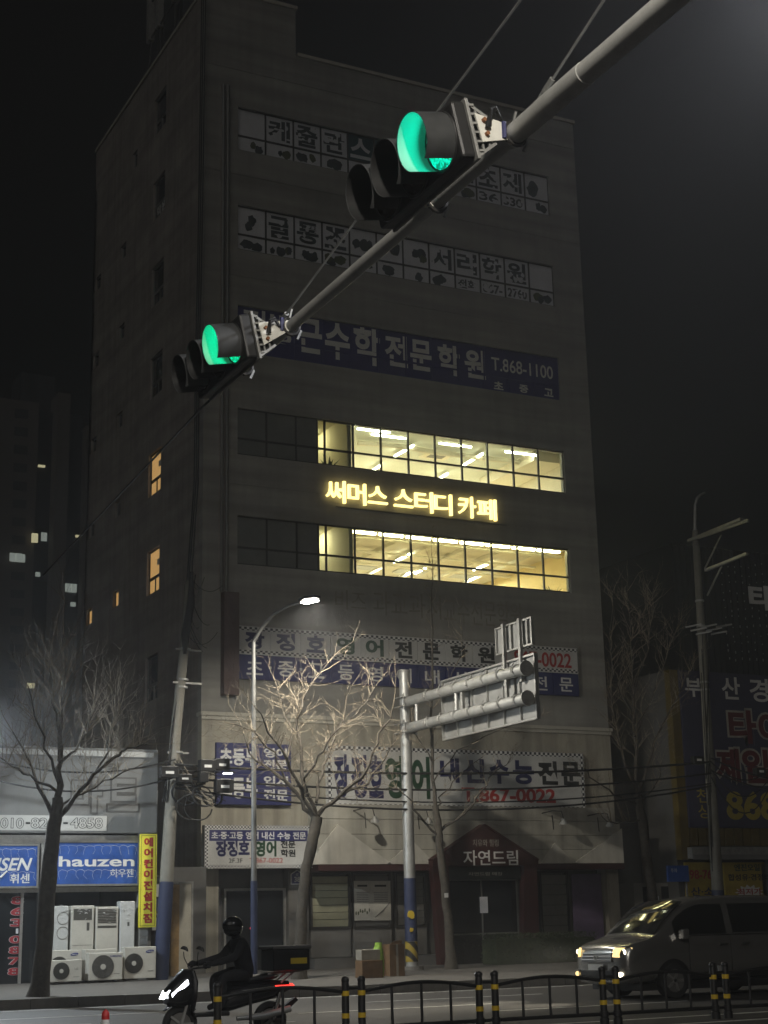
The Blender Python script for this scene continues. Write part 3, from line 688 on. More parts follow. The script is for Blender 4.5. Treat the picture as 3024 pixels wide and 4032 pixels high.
for i, (xa, xb) in enumerate(((1396, 1460), (1462, 1537))):
    a = PY(xa, 3625, FY + .16); b = PY(xb, 3468, FY + .16)
    P_ = thing('shop_poster', ('pale printed poster with a plant picture in the shop window', 'pale printed poster with a grey sweep beside the plant poster')[i], 'poster', ((a.x + b.x) / 2, FY + .16, a.z))
    MB().box(a.x, b.x, FY + .16, FY + .166, a.z, b.z).build('sheet', 'awning_white', P_)
    w = b.x - a.x; h = b.z - a.z
    MB().box(a.x + w * .2, a.x + w * .78, FY + .157, FY + .159, b.z - h * .15, b.z - h * .1).build('heading', 'print_black', P_)
    for k in range(6): MB().box(a.x + w * .15, a.x + w * .85, FY + .157, FY + .159, b.z - h * (.3 + .045 * k), b.z - h * (.285 + .045 * k)).build('text_line', 'shutter', P_)
    if i == 0:
        mb = MB(); rr = random.Random(4)
        for k in range(7): mb.prism(blob(a.x + w * (.1 + .13 * k), a.z + h * rr.uniform(.17, .26), w * .05, h * .05, rr, 8, FY + .157), (0, .002, 0))
        mb.build('plant_picture', 'print_olive', P_)
    else: MB().tube([(a.x + w * .95, FY + .157, a.z + h * .45), (a.x + w * .6, FY + .157, a.z + h * .25), (a.x + w * .2, FY + .157, a.z + h * .08)], [.01, .03, .012], 6).build('sweep_picture', 'shutter', P_)
MB().box(bx[0] - .2, bx[4], FY - .5, FY + .2, .25, .6).build('plinth', 'panel_dark', B)
MB().box(gx1, BX1 - .5, FY - .5, FY + .2, .25, .6).build('plinth', 'panel_dark', B)
MB().box(bx2[1] + .1, bx2[2] + .2, FY + .1, FY + .16, .65, 2.95).build('banner_board', 'purple', B)
# shop door inside the portal
DM = MB(); dx0, dx1 = gx0 + .56, gx1 - .56
DM.box(dx0, dx0 + .06, AY, AY + .08, .3, 2.8); DM.box(dx1 - .06, dx1, AY, AY + .08, .3, 2.8); DM.box((dx0 + dx1) / 2 - .02, (dx0 + dx1) / 2 + .02, AY, AY + .08, .3, 2.74); DM.box(dx0 + .06, dx1 - .06, AY, AY + .08, 2.74, 2.8)
DM.box(dx0 + .06, (dx0 + dx1) / 2 - .02, AY + .01, AY + .07, 1.15, 1.2); DM.box((dx0 + dx1) / 2 + .02, dx1 - .06, AY + .01, AY + .07, 1.15, 1.2)
dd = thing('shop_door', 'dark glass double door inside the maroon gable portal', 'door', ((dx0 + dx1) / 2, AY, .3))
DM.build('frame', 'frame_grey', dd); MB().box(dx0 + .06, dx1 - .06, AY + .035, AY + .045, .3, 2.74).build('pane', 'dark_pane', dd)
q = PY(1905, 3563, AY); single('paper_notice', MB().box(q.x - .14, q.x + .14, AY - .004, AY, q.z - .24, q.z + .24), 'film_white', 'pale sheet of paper taped to the dark shop door', 'notice')
# hedge in front of the shop
h0 = PZ(1918, 3828, gz(42)).x; hx0, hx1, hy0, hy1 = PY(1925, 3760, 41).x, PY(2330, 3760, 41).x, 40.6, 41.6
HG = thing('clipped_hedge', 'low clipped dark hedge in front of the shop behind the van', 'hedge', ((hx0 + hx1) / 2, 41, gz(41)))
rr = random.Random(9); mb = MB()
for k in range(5200):
    p = Vector((rr.uniform(hx0, hx1), rr.uniform(hy0, hy1), gz(41) + rr.uniform(.05, .85) ** .8))
    u = Vector((rr.uniform(-1, 1), rr.uniform(-1, 1), rr.uniform(-1, 1))).normalized(); v = u.orthogonal().normalized(); s = rr.uniform(.02, .045)
    mb.add([p - u * s, p + v * s * .6, p + u * s, p - v * s * .6], [(0, 1, 2, 3)])
mb.build('foliage', 'hedge', HG, recalc=False)
MB().box(hx0 + .08, hx1 - .08, hy0 + .1, hy1 - .1, gz(41), gz(41) + .72).build('inner_twigs', 'hedge', HG)
# cabling down the corner of the building
for i, (xa, xb, xc) in enumerate(((790, 772, 735), (798, 780, 745), (783, 765, 728))):
    pts = [PY(xa + 12, -60, FY - .25), PY(xa, 800, FY - .3), PY(xb + 4, 1500, FY - .5), PY(xb, 1900, FY - .9), PY(xc + 8, 2300, FY - 2.2)]
    single('drop_cable', MB().tube(pts, .022, 6), 'cable', 'thin black cable hanging down the building corner, %s of three' % ('middle', 'right', 'left')[i], 'cable', 'cables on the building corner', True)
# rooftop antenna frame
RF = thing('rooftop_mast', 'dark steel antenna frame on the roof edge at top left', 'mast', (16.3, 47.5, ZT))
for x, y, h in ((16.2, 46.6, 4.5), (16.2, 48.6, 4.2), (17.4, 46.6, 4.5), (17.4, 48.6, 4.2)): MB().bar((x, y, ZT), (x, y, ZT + h), .08, .08).build('post', 'roof_steel', RF)
for x, y in ((15.75, 46.2), (15.75, 48.0), (15.75, 49.0)):
    MB().box(x, x + .22, y - .15, y + .15, ZT + 1.2, ZT + 3.0).build('antenna_panel', 'galv_dull', RF); MB().bar((x + .11, y, ZT - .3), (x + .11, y, ZT + 3.4), .05, .05).build('antenna_pole', 'roof_steel', RF)
for z in (1.3, 2.8): MB().bar((15.86, 46.0, ZT + z), (15.86, 49.2, ZT + z), .06, .06).build('rail', 'roof_steel', RF)
RM = thing('rooftop_mast', 'thin antenna cluster on the roof behind the right parapet', 'mast', (28.2, 47, ZR))
for k in range(6): MB().tube([(26.6 + k * .55, 45.5 + k % 2, ZR - .35), (26.6 + k * .55, 45.5 + k % 2, ZR + .9 + (k * 7 % 4) * .35)], .03, 6).build('rod', 'roof_steel', RM)
# ------------------------------------------------------------------ left shop
LY = 40.3; lx0, lx1 = 3.0, 13.63; lg = gz(LY)
LS = thing('appliance_shop', 'low grey appliance shop with tall fascia left of the grey building', 'building', (10, LY, lg))
MB().box(lx0, lx1, LY, LY + .4, 3.98, 6.2).build('fascia', 'shop_grey', LS, bevel=.03)
MB().box(lx0, lx1 - .15, LY - .05, LY - .002, 5.98, 6.12).build('fascia_trim', 'sign_white', LS)
MB().box(lx0, lx1, LY + .4, 52, 5.9, 6.1).build('roof', 'roof_steel', LS)
MB().box(lx1 - .25, lx1, LY + .4, 52, .2, 5.9).build('side_wall', 'shop_grey', LS); MB().box(lx0, lx1 - .25, 44.6, 44.8, .2, 5.9).build('back_wall', 'room_dark', LS)
MB().box(lx0, lx1 - .25, LY + .3, 44.6, .2, lg + .02).build('floor', 'panel_grey', LS)
MB().box(lx0, lx1 - .25, LY + .4, 44.6, 3.9, 3.97).build('ceiling', 'room_dark', LS)
MB().box(lx0, lx1 - .5, LY - .03, LY + .25, 3.72, 3.93).build('shutter_box', 'aluminium', LS)
MB().box(lx0, lx1 - .5, LY - .02, LY + .2, 2.5, 2.62).build('lintel', 'aluminium', LS)
cxa, cxb = PY(158, 3400, LY).x, PY(218, 3400, LY).x
MB().box(cxa, cxb, LY - .04, LY + .3, lg, 3.72).build('column', 'galv_dull', LS); MB().box(cxb - .06, cxb, LY - .06, LY - .042, lg, 3.72).build('column_edge', 'aluminium', LS)
MB().box(lx1 - .5, lx1 - .25, LY, LY + .3, lg, 3.98).build('jamb', 'galv_dull', LS)
dg = MB(); dg.box(lx0, cxa, LY + .1, LY + .12, lg, 2.5); dgo = dg.build('glazed_front', 'dark_pane', LS)
MB().box(cxa - .45, cxa - .38, LY + .04, LY + .1, lg, 2.5).build('door_stile', 'aluminium', LS)
# big outlined letters and phone strip
for s, xl, yb, xr, yt in (('마', 275, 3205, 408, 3058), ('트', 418, 3198, 552, 3062)):
    a = PY(xl, yb, LY - .01); b = PY(xr, yt, LY - .01); w = b.x - a.x; h = b.z - a.z
    text(s, (a.x, LY - .002, a.z), UX, UZ, w, h, 'panel_dark', LS, .01, .075, 'letter_outline'); text(s, (a.x + w * .045, LY - .012, a.z + h * .045), UX, UZ, w * .91, h * .91, 'shop_grey', LS, .012, .025, 'letter')
for s, xl, yb, xr, yt in (('아', 140, 3038, 200, 2998), ('컨', 425, 3046, 470, 3004)): tpx(s, xl, yb, xr, yt, LY - .002, 'panel_dark', LS, .006, .02)
a = PY(-160, 3268, LY - .02); b = PY(421, 3213, LY - .02)
PS = sign_panel('phone_number_strip', 'white strip with outlined mobile phone number under the grey fascia', a.x, b.x, a.z, b.z, LY - .02, 'sign_white', .018)
for s, xl, xr in (('010', 0, 95), ('82', 120, 190), ('4858', 275, 405)):
    a = PY(xl, 3262, LY - .02); b = PY(xr, 3220, LY - .02)
    text(s, (a.x, LY - .022, a.z), UX, UZ, b.x - a.x, b.z - a.z, 'print_black', PS, .004, .04); text(s, (a.x + .015, LY - .027, a.z + .015), UX, UZ, b.x - a.x - .03, b.z - a.z - .03, 'sign_white', PS, .004, .0)
text('-', (PY(100, 3245, LY).x, LY - .022, PY(100, 3245, LY).z), UX, UZ, .12, .05, 'print_black', PS, .004, .0); text('-', (PY(248, 3245, LY).x, LY - .022, PY(248, 3245, LY).z), UX, UZ, .12, .05, 'print_black', PS, .004, .0)
# two blue brand signs
def blue_sign(label, xl, xr, yt, yb):
    a = PY(xl, yb, LY - .12); b = PY(xr, yt, LY - .12)
    t = thing('brand_sign', label, 'sign', ((a.x + b.x) / 2, LY, a.z))
    MB().box(a.x, b.x, LY - .12, LY - .03, a.z, b.z).build('face', 'sign_blue', t)
    f = MB(); k = .05
    f.box(a.x - k, b.x + k, LY - .14, LY - .03, b.z, b.z + k); f.box(a.x - k, b.x + k, LY - .14, LY - .03, a.z - k, a.z); f.box(a.x - k, a.x, LY - .14, LY - .03, a.z, b.z); f.box(b.x, b.x + k, LY - .14, LY - .03, a.z, b.z)
    f.build('frame', 'aluminium', t)
    rr = random.Random(int(xl) + 3); n = 9 if xr - xl > 200 else 6
    wv = MB()                                          # thin printed lightning lines
    for row, zz in ((0, b.z - .1), (1, a.z + .33)):
        pts = []
        for k in range(n * 3 + 1):
            s = k / (n * 3); x = a.x + .05 + s * (b.x - a.x - .1)
            pts.append((x, LY - .123, zz + .03 * abs(math.sin(k * math.pi / 3)) + rr.uniform(-.012, .012)))
        wv.tube(pts, .004, 4)
        for k in range(0, len(pts), 3):
            p0 = Vector(pts[k]); wv.tube([p0, p0 + Vector((rr.uniform(-.04, .04), 0, -.1)), p0 + Vector((rr.uniform(-.08, .08), 0, -.2))], .003, 4)
    wv.build('lightning_print', 'film_white', t)
    return t, a, b
t1, a, b = blue_sign('blue appliance sign with wide white latin letters right of the tree trunk', 222, 543, 3318, 3482)
w = b.x - a.x; h = b.z - a.z
text('hauzen', (a.x + w * .02, LY - .122, a.z + h * .42), UX, UZ, w * .94, h * .25, 'print_white', t1, .004, .02)
text('하우젠', (a.x + w * .66, LY - .122, a.z + h * .16), UX, UZ, w * .29, h * .2, 'print_white', t1, .004, .0)
t2, a, b = blue_sign('blue appliance sign cut by the left picture edge', -170, 148, 3330, 3492)
w = b.x - a.x; h = b.z - a.z
text('WHISEN', (a.x + w * .05, LY - .122, a.z + h * .38), UX, UZ, w * .84, h * .32, 'print_white', t2, .004, .02, shear=.06)
text('휘센', (a.x + w * .66, LY - .122, a.z + h * .07), UX, UZ, w * .25, h * .24, 'print_white', t2, .004, .015)
MB().tube([(a.x + w * .47, LY - .124, a.z + h * .18), (a.x + w * .55, LY - .124, a.z + h * .24), (a.x + w * .62, LY - .124, a.z + h * .38)], [.01, .03, .02], 6).build('swoosh', 'print_white', t2)
# red number on the glazing, read downwards
DN = thing('door_number_lettering', 'tall column of red digits on the dark shop door at far left', 'lettering', (PY(70, 3600, LY).x, LY, 1))
for i, s in enumerate('863'): tpx(s, 42 - i * 2, 3562 + i * 44, 96 - i * 2, 3528 + i * 44, LY + .098, 'film_white', DN, .002, .055); tpx(s, 44 - i * 2, 3561 + i * 44, 94 - i * 2, 3529 + i * 44, LY + .095, 'print_crimson', DN, .002, .03)
tpx('ㅣ', 62, 3676, 72, 3656, LY + .095, 'film_white', DN, .002, .0)
for i, s in enumerate('0878'): tpx(s, 34 - i * 2, 3716 + i * 42, 88 - i * 2, 3683 + i * 42, LY + .098, 'film_white', DN, .002, .055); tpx(s, 36 - i * 2, 3715 + i * 42, 86 - i * 2, 3684 + i * 42, LY + .095, 'print_crimson', DN, .002, .03)
# yellow vertical sign
a = PY(546, 3652, LY - .3); b = PY(619, 3284, LY - .3)
YS = thing('vertical_sign', 'bright yellow vertical sign with red Korean letters on the shop corner', 'sign', ((a.x + b.x) / 2, LY - .3, a.z))
MB().box(a.x, b.x, LY - .3, LY - .24, a.z, b.z).build('panel', 'sign_yellow', YS)
bd = MB(); k = .035
for x in (a.x + k, b.x - k - .008): bd.box(x, x + .008, LY - .303, LY - .3005, a.z + k, b.z - k)
for z in (a.z + k, b.z - k - .008): bd.box(a.x + k + .008, b.x - k - .008, LY - .303, LY - .3005, z, z + .008)
bd.build('border_line', 'print_black', YS)
hh = (b.z - a.z - .16) / 8
for i, s in enumerate('에어컨이전설치점'): text(s, (a.x + .11, LY - .303, b.z - .08 - (i + 1) * hh + .03), UX, UZ, b.x - a.x - .22, hh * .86, 'print_red', YS, .004, .045)
for z in (a.z + .3, b.z - 1.1): MB().box(b.x - .1, b.x + .18, LY - .24, LY - .2, z, z + .05).build('bracket', 'aluminium', YS)
# stock of air conditioners
def outdoor_unit(xl, yt, xr, yb, Y, label, big=.0, logo='SAMSUNG', badge=False, fanx=.38):
    z0 = gz(Y) + .02
    a = PY(xl, yb, Y); b = PY(xr, yt, Y); x0, x1, z1 = a.x, b.x, b.z; z0 = max(z0, a.z) if a.z > .5 else z0
    t = thing('outdoor_unit', label, 'air conditioner', ((x0 + x1) / 2, Y + .15, z0), 'stacked outdoor units')
    MB().box(x0, x1, Y, Y + .3, z0 + .04, z1).build('casing', 'ac_white', t, bevel=.015)
    ft = MB(); ft.box(x0 + .06, x0 + .16, Y + .02, Y + .28, z0, z0 + .04); ft.box(x1 - .16, x1 - .06, Y + .02, Y + .28, z0, z0 + .04); ft.build('feet', 'ac_dark', t)
    w = x1 - x0; h = z1 - z0; r = min(w * .29, h * .37) * (1 + big); c = Vector((x0 + w * fanx, Y, z0 + .04 + h * .46))
    n = 28
    MB().prism([c + Vector((r * math.cos(2 * math.pi * k / n), -.004, r * math.sin(2 * math.pi * k / n))) for k in range(n)], (0, .003, 0)).build('fan_opening', 'ac_dark', t)
    gr = MB()
    for q in (.35, .5, .65, .8, .95):
        gr.tube([c + Vector((r * q * math.cos(2 * math.pi * k / n), -.012, r * q * math.sin(2 * math.pi * k / n))) for k in range(n + 1)], .004, 4, False)
    for k in range(10): gr.tube([c + Vector((r * .2 * math.cos(k * .628), -.012, r * .2 * math.sin(k * .628))), c + Vector((r * math.cos(k * .628 + .4), -.012, r * math.sin(k * .628 + .4)))], .004, 4)
    gr.build('fan_grille', 'ac_dark' if big == 0 else 'shutter', t)
    MB().prism([c + Vector((r * .24 * math.cos(2 * math.pi * k / n), -.022, r * .24 * math.sin(2 * math.pi * k / n))) for k in range(n)], (0, .016, 0)).build('hub', 'ac_white', t)
    if badge:
        e = Vector((x0 + w * .8, Y, z0 + h * .86)); MB().prism([e + Vector((w * .13 * math.cos(2 * math.pi * k / 20), -.006, .035 * math.sin(2 * math.pi * k / 20) + .012 * math.cos(2 * math.pi * k / 20))) for k in range(20)], (0, .004, 0)).build('badge', 'ac_logo', t)
        text('SAMSUNG', (x0 + w * .71, Y - .006, z0 + h * .84), UX, UZ, w * .18, .026, 'print_white', t, .002, .01)
    elif logo: text(logo, (x0 + w * (.62 if logo == 'SAMSUNG' else .78), Y - .001, z0 + h * (.84 if logo == 'SAMSUNG' else .56)), UX, UZ, w * (.34 if logo == 'SAMSUNG' else .1), .05, 'ac_logo' if logo == 'SAMSUNG' else 'shutter', t, .002, .01)
    MB().box(x0 + w * .74, x0 + w * .92, Y - .003, Y, z0 + h * .26, z0 + h * .28).build('maker_plate', 'shutter', t)
outdoor_unit(189, 3778, 324, 3890, 39.0, 'outdoor unit nearest the left tree trunk, front row', logo='LG')
outdoor_unit(347, 3749, 484, 3880, 39.1, 'outdoor unit with the largest fan, middle of the front row', .12, 'SAMSUNG', fanx=.42)
outdoor_unit(488, 3726, 615, 3858, 39.25, 'outdoor unit with oval badge at the right end by the pole', badge=True, fanx=.3)
outdoor_unit(191, 3739, 318, 3860, 39.42, 'outdoor unit with oval badge peeking over the left front unit', badge=True, fanx=.32)
outdoor_unit(332, 3735, 461, 3860, 39.55, 'outdoor unit peeking over the middle front unit', logo='')
def floor_unit(xl, yt, xr, Y, label, style):
    z0 = gz(Y) + .03; a = PY(xl, 3700, Y); b = PY(xr, yt, Y); x0, x1, z1 = a.x, b.x, b.z; w = x1 - x0
    t = thing('floor_air_conditioner', label, 'air conditioner', ((x0 + x1) / 2, Y + .15, z0), 'floor standing air conditioners')
    MB().box(x0, x1, Y, Y + .32, z0, z1).build('casing', 'ac_cool' if style in (0, 3) else 'ac_white', t, bevel=.02)
    if style == 0:
        for k in range(2):
            c = Vector((x0 + w * .62, Y, z1 - .3 - k * .36)); n = 24
            MB().tube([c + Vector((.15 * math.cos(2 * math.pi * j / n), -.006, .15 * math.sin(2 * math.pi * j / n))) for j in range(n + 1)], .007, 5, False).build('round_outlet', 'shutter', t)
    elif style == 1:
        MB().box(x0 + w * .1, x0 + w * .9, Y - .004, Y, z1 - .36, z1 - .08).build('outlet', 'ac_dark', t); MB().box(x0 + w * .68, x0 + w * .8, Y - .004, Y, z1 - .62, z1 - .42).build('display', 'ac_dark', t)
        MB().box(x0 + w * .08, x0 + w * .92, Y - .003, Y, z1 - .98, z1 - .97).build('seam', 'shutter', t)
    elif style == 2:
        for k in range(9): MB().box(x0 + w * .08, x0 + w * .9, Y - .012, Y, z1 - .08 - k * .04, z1 - .062 - k * .04).build('louvre', 'ac_dark', t)
        MB().box(x0 + w * .08, x0 + w * .92, Y - .004, Y, z1 - .53, z1 - .47).build('control_strip', 'ac_dark', t); MB().box(x0 + w * .1, x0 + w * .9, Y - .003, Y, z1 - 1.12, z1 - 1.1).build('seam', 'shutter', t)
    else:
        MB().box(x0 + w * .5, x0 + w * .64, Y - .004, Y, z1 - .62, z1 - .52).build('display', 'ac_dark', t)
    rr = random.Random(int(xl)); wr = MB()             # crinkled wrapping film along the top and edge
    for k in range(16):
        p = Vector((x0 + rr.uniform(.03, .97) * w, Y - .022, z1 - rr.uniform(.0, .3) ** 1.2 - (.5 * rr.random() if k % 4 == 0 else 0))); d = Vector((rr.uniform(-.12, .12), 0, rr.uniform(-.06, .06)))
        wr.tube([p, p + d * .5 + Vector((0, -.006, .006)), p + d], [.002, .006, .001], 4)
    wr.build('wrapping_creases', 'plastic_wrap', t)
floor_unit(210, 3567, 272, 40.0, 'slim floor air conditioner with two round outlets beside the tree', 0)
floor_unit(278, 3565, 372, 40.0, 'wrapped floor air conditioner with dark square outlet', 1)
floor_unit(376, 3569, 467, 40.0, 'wrapped floor air conditioner with wide louvres', 2)
floor_unit(471, 3548, 532, 40.0, 'tallest plain white floor air conditioner next to the yellow sign', 3)
a = PY(546, 3725, 40.05); b = PY(584, 3652, 40.05)
RK = thing('drawer_cabinet', 'small grey drawer cabinet under the yellow sign', 'cabinet', ((a.x + b.x) / 2, 40.05, gz(40)))
MB().box(a.x, b.x, 40.05, 40.4, gz(40), b.z).build('carcass', 'galv_dull', RK)
for k in range(4): MB().box(a.x + .02, b.x - .02, 40.035, 40.05, b.z - .22 - k * .2, b.z - .06 - k * .2).build('drawer', 'shop_grey', RK)
BRD = thing('notice_board', 'white notice boards stacked behind the yellow sign', 'board', (13.55, 40.2, gz(40)))
for k, (z, m) in enumerate(((1.5, 'sign_white'), (2.0, 'sign_navy'), (2.35, 'sign_white'))): MB().box(13.5, 13.95, 40.22 + .02 * k, 40.24 + .02 * k, z, z + .32).build('sheet', m, BRD)
MB().bar((13.72, 40.3, gz(40)), (13.72, 40.3, 2.7), .04, .04).build('post', 'aluminium', BRD)
# pale door and rusty panel in the gap
a = PY(690, 3830, 41.4); b = PY(754, 3478, 41.4)
GD = thing('alley_gate', 'pale metal gate with rusty edge in the gap between shop and building', 'gate', ((a.x + b.x) / 2, 41.4, gz(41)))
MB().box(a.x + .1, b.x, 41.4, 41.46, gz(41), b.z).build('leaf', 'door_pale', GD); MB().box(a.x - .14, a.x + .09, 41.38, 41.47, gz(41), b.z - .03).build('rusty_stile', 'rust_panel', GD)
f = MB(); f.box(b.x, b.x + .05, 41.38, 41.5, gz(41), b.z + .05); f.box(a.x - .14, b.x, 41.38, 41.5, b.z, b.z + .05); f.build('frame', 'galv_dull', GD)
MB().box(14.6, 15.8, 42.4, 42.6, .2, 3.2).build('alley_wall', 'panel_dark', LS)

# ------------------------------------------------------------------ right-hand tyre shop
RY = 42.3
rx0, rx1 = PY(2690, 3280, RY).x, 44.0
TS = thing('tyre_shop', 'blue and yellow tyre shop at the right picture edge', 'building', (37, RY, .3))
bzt = PY(2690, 2640, RY).z; bzb = PY(2690, 3258, RY).z
MB().box(rx0 - .1, rx1, RY + .3, 53, .2, bzt).build('wall', 'panel_dark', TS)
MB().box(rx0 + .25, rx1, RY - .05, RY + .28, bzb, bzt).build('blue_board', 'tyre_blue', TS)
MB().box(rx0 - .12, rx0 + .22, RY - .02, RY + .29, 3.35, bzt).build('yellow_edge', 'tyre_yellow', TS)
sz0_, sz1_ = PY(2700, 3330, RY).z, bzb
n = 30; sw_ = (rx1 - rx0 - .3) / n
for i in range(n): MB().box(rx0 + .26 + i * sw_, rx0 + .26 + (i + .86) * sw_, RY, RY + .29, sz0_, sz1_ - .01).build('yellow_slat', 'tyre_yellow', TS)
MB().box(rx0 + .1, rx1, RY - .3, RY + .25, sz0_ - .42, sz0_ - .05).build('canopy', 'galv_dull', TS); MB().box(rx0 + .1, rx1, RY - .33, RY - .3, sz0_ - .46, sz0_ - .3).build('canopy_edge', 'shop_grey', TS)
for i, (xa, xb, m) in enumerate(((2712, 2806, 'banner_yellow'), (2866, 3010, 'banner_yellow'))):
    a = PY(xa, 3640, RY + .1); b = PY(xb, 3395, RY + .1)
    MB().box(a.x, b.x, RY + .1, RY + .16, a.z, b.z).build('banner', m, TS)
rest = MB(); rest.box(PY(3012, 3500, RY).x, rx1, RY + .1, RY + .2, .3, 3.2); rest.build('roller_door', 'panel_grey', TS)
yv = RY - .053
for s, xl, yb, xr, yt, m, bo in (('부', 2700, 2742, 2760, 2672, 'print_white', .02), ('산', 2845, 2752, 2910, 2668, 'print_white', .02), ('경', 2955, 2762, 3022, 2674, 'print_white', .02), ('남', 3065, 2770, 3130, 2680, 'print_white', .02)):
    tpx(s, xl, yb, xr, yt, yv, m, TS, .004, bo)
def outlined(s, xl, yb, xr, yt):
    a = PY(xl, yb, yv); b = PY(xr, yt, yv); w = b.x - a.x; h = b.z - a.z
    text(s, (a.x, yv, a.z), UX, UZ, w, h, 'awning_board', TS, .004, .075, 'letter_outline'); text(s, (a.x + w * .06, yv - .006, a.z + h * .06), UX, UZ, w * .88, h * .88, 'tyre_red', TS, .006, .035, 'letter')
for s, xl, yb, xr, yt in (('타', 2868, 2935, 2978, 2790), ('이', 2986, 2942, 3085, 2798), ('어', 3095, 2950, 3200, 2806), ('제', 2820, 3090, 2912, 2940), ('일', 2922, 3092, 3030, 2944)): outlined(s, xl, yb, xr, yt)
for s, xl, yb, xr, yt in (('868', 2864, 3228, 3055, 3118),): tpx(s, xl, yb, xr, yt, yv, 'print_yellow', TS, .004, .03)
for s, xl, yb, xr, yt in (('천', 2745, 3160, 2790, 3105), ('상', 2752, 3222, 2797, 3168)): tpx(s, xl, yb, xr, yt, yv, 'print_yellow', TS, .004, .005)
for s, xl, yb, xr, yt, m in (('엔진오일', 2892, 3430, 2990, 3402, 'print_green'), ('합성유·경정비', 2868, 3468, 3030, 3440, 'print_black'), ('최저가', 2905, 3524, 2998, 3498, 'print_red'), ('98-76', 2716, 3462, 2802, 3425, 'print_red'), ('산·소', 2722, 3528, 2808, 3492, 'print_navy')):
    tpx(s, xl, yb, xr, yt, RY + .09, m, TS, .004, .02)
st = MB(); c = PY(2951, 3514, RY + .094); n = 26
st.prism([(c.x + (.62 if k % 2 else .46) * math.cos(2 * math.pi * k / n), RY + .097, c.z + (.26 if k % 2 else .17) * math.sin(2 * math.pi * k / n)) for k in range(n)], (0, .002, 0)); st.build('starburst', 'print_white', TS)
# dark cladding floor above it, set back, with a white letter
uz1 = 15.2; UY = 46.0
MB().box(PY(2660, 2400, UY).x, 50, UY, 55, bzt - 1.5, uz1).build('upper_storey', 'cladding_black', TS)
ux0 = PY(2660, 2400, UY).x
for i in range(42): MB().box(ux0 + .1 + i * .26, ux0 + .16 + i * .26, UY - .04, UY - .002, bzt - 1.4, uz1).build('cladding_rib', 'cladding_black', TS)
a = PY(2952, 2398, UY - .06); text('타', (a.x, UY - .06, a.z), UX, UZ, 1.15, PY(2952, 2312, UY - .06).z - a.z + .1, 'print_white', TS, .05, .035); text('이', (a.x + 1.4, UY - .06, a.z), UX, UZ, 1.0, .9, 'print_white', TS, .05, .03)
rr = random.Random(31)
for i in range(7):
    px = 2840 + i * 27; LS2 = MB()
    for k in range(12):
        q = PY(px + k * 3.0 + rr.uniform(-2, 2), 2230 + k * 34 + rr.uniform(-9, 9), UY - .1); LS2.box(q.x, q.x + .03, UY - .07, UY - .045, q.z, q.z + rr.uniform(.03, .1))
    LS2.build('dot_string', 'galv', TS)  # pale metal dots standing in for dotted string lights
# small pale hut and blue sign in the gap
HT = thing('gap_hut', 'small pale hut with window in the gap behind the van', 'hut', (31.6, 44, .3))
a = PY(2500, 3570, 43.2); b = PY(2690, 3475, 43.2)
MB().box(a.x, b.x, 43.2, 45, .3, b.z).build('wall', 'shutter', HT); MB().box(a.x + .35, a.x + .9, 43.17, 43.2, b.z - .75, b.z - .12).build('window', 'dark_pane', HT); MB().box(a.x + 1.1, a.x + 1.65, 43.17, 43.2, b.z - .75, b.z - .12).build('window', 'dark_pane', HT)
q = PY(2585, 3538, 43.16); single('paper_notice', MB().box(q.x - .09, q.x + .09, 43.15, 43.165, q.z - .08, q.z + .08), 'film_white', 'tiny white notice on the pale hut', 'notice')
a = PY(2632, 3472, 42.2); b = PY(2710, 3408, 42.2)
BS = thing('small_blue_sign', 'small plain blue sign left of the yellow banners', 'sign', ((a.x + b.x) / 2, 42.2, a.z)); MB().box(a.x, b.x, 42.2, 42.28, a.z, b.z).build('panel', 'sign_blue', BS); text('주차', (a.x + .12, 42.197, b.z - .22), UX, UZ, .26, .13, 'print_white', BS, .003, .0)
MB().bar((b.x - .05, 42.3, gz(42)), (b.x - .05, 42.3, b.z), .05, .05).build('post', 'galv_dull', BS)
MB().box(30.5, 32.3, 44.5, 44.7, .3, 6.0).build('gap_wall', 'panel_dark', HT)

# ------------------------------------------------------------------ far apartment tower
AYT = 232.0
AT = thing('apartment_tower', 'distant dark apartment tower with a few lit windows at left', 'building', (50, AYT, 0))
def apx(px, py=2000): return PY(px, py, AYT)
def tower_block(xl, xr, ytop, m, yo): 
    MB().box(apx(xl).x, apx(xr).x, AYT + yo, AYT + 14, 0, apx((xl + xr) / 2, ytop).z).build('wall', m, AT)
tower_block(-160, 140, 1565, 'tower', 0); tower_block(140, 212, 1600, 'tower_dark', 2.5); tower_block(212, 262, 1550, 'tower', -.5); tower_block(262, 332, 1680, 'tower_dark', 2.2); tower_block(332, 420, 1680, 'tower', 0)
MB().box(apx(85).x, apx(225).x, AYT + 4, AYT + 10, apx(150, 1600).z, apx(150, 1440).z).build('roof_house', 'tower_dark', AT); MB().box(apx(240).x, apx(345).x, AYT + 4, AYT + 10, apx(300, 1690).z, apx(300, 1600).z).build('roof_house', 'tower_dark', AT)
for k in range(17):
    y = 1615 + k * 71
    a = apx(57 - k * 1.6, y + 28); b = apx(112 - k * 1.6, y)
    lit = k in (8,)
    MB().box(a.x, b.x, AYT - .05, AYT + .0, a.z, b.z).build('window', 'far_lit_cool' if lit else 'tower_dark', AT)
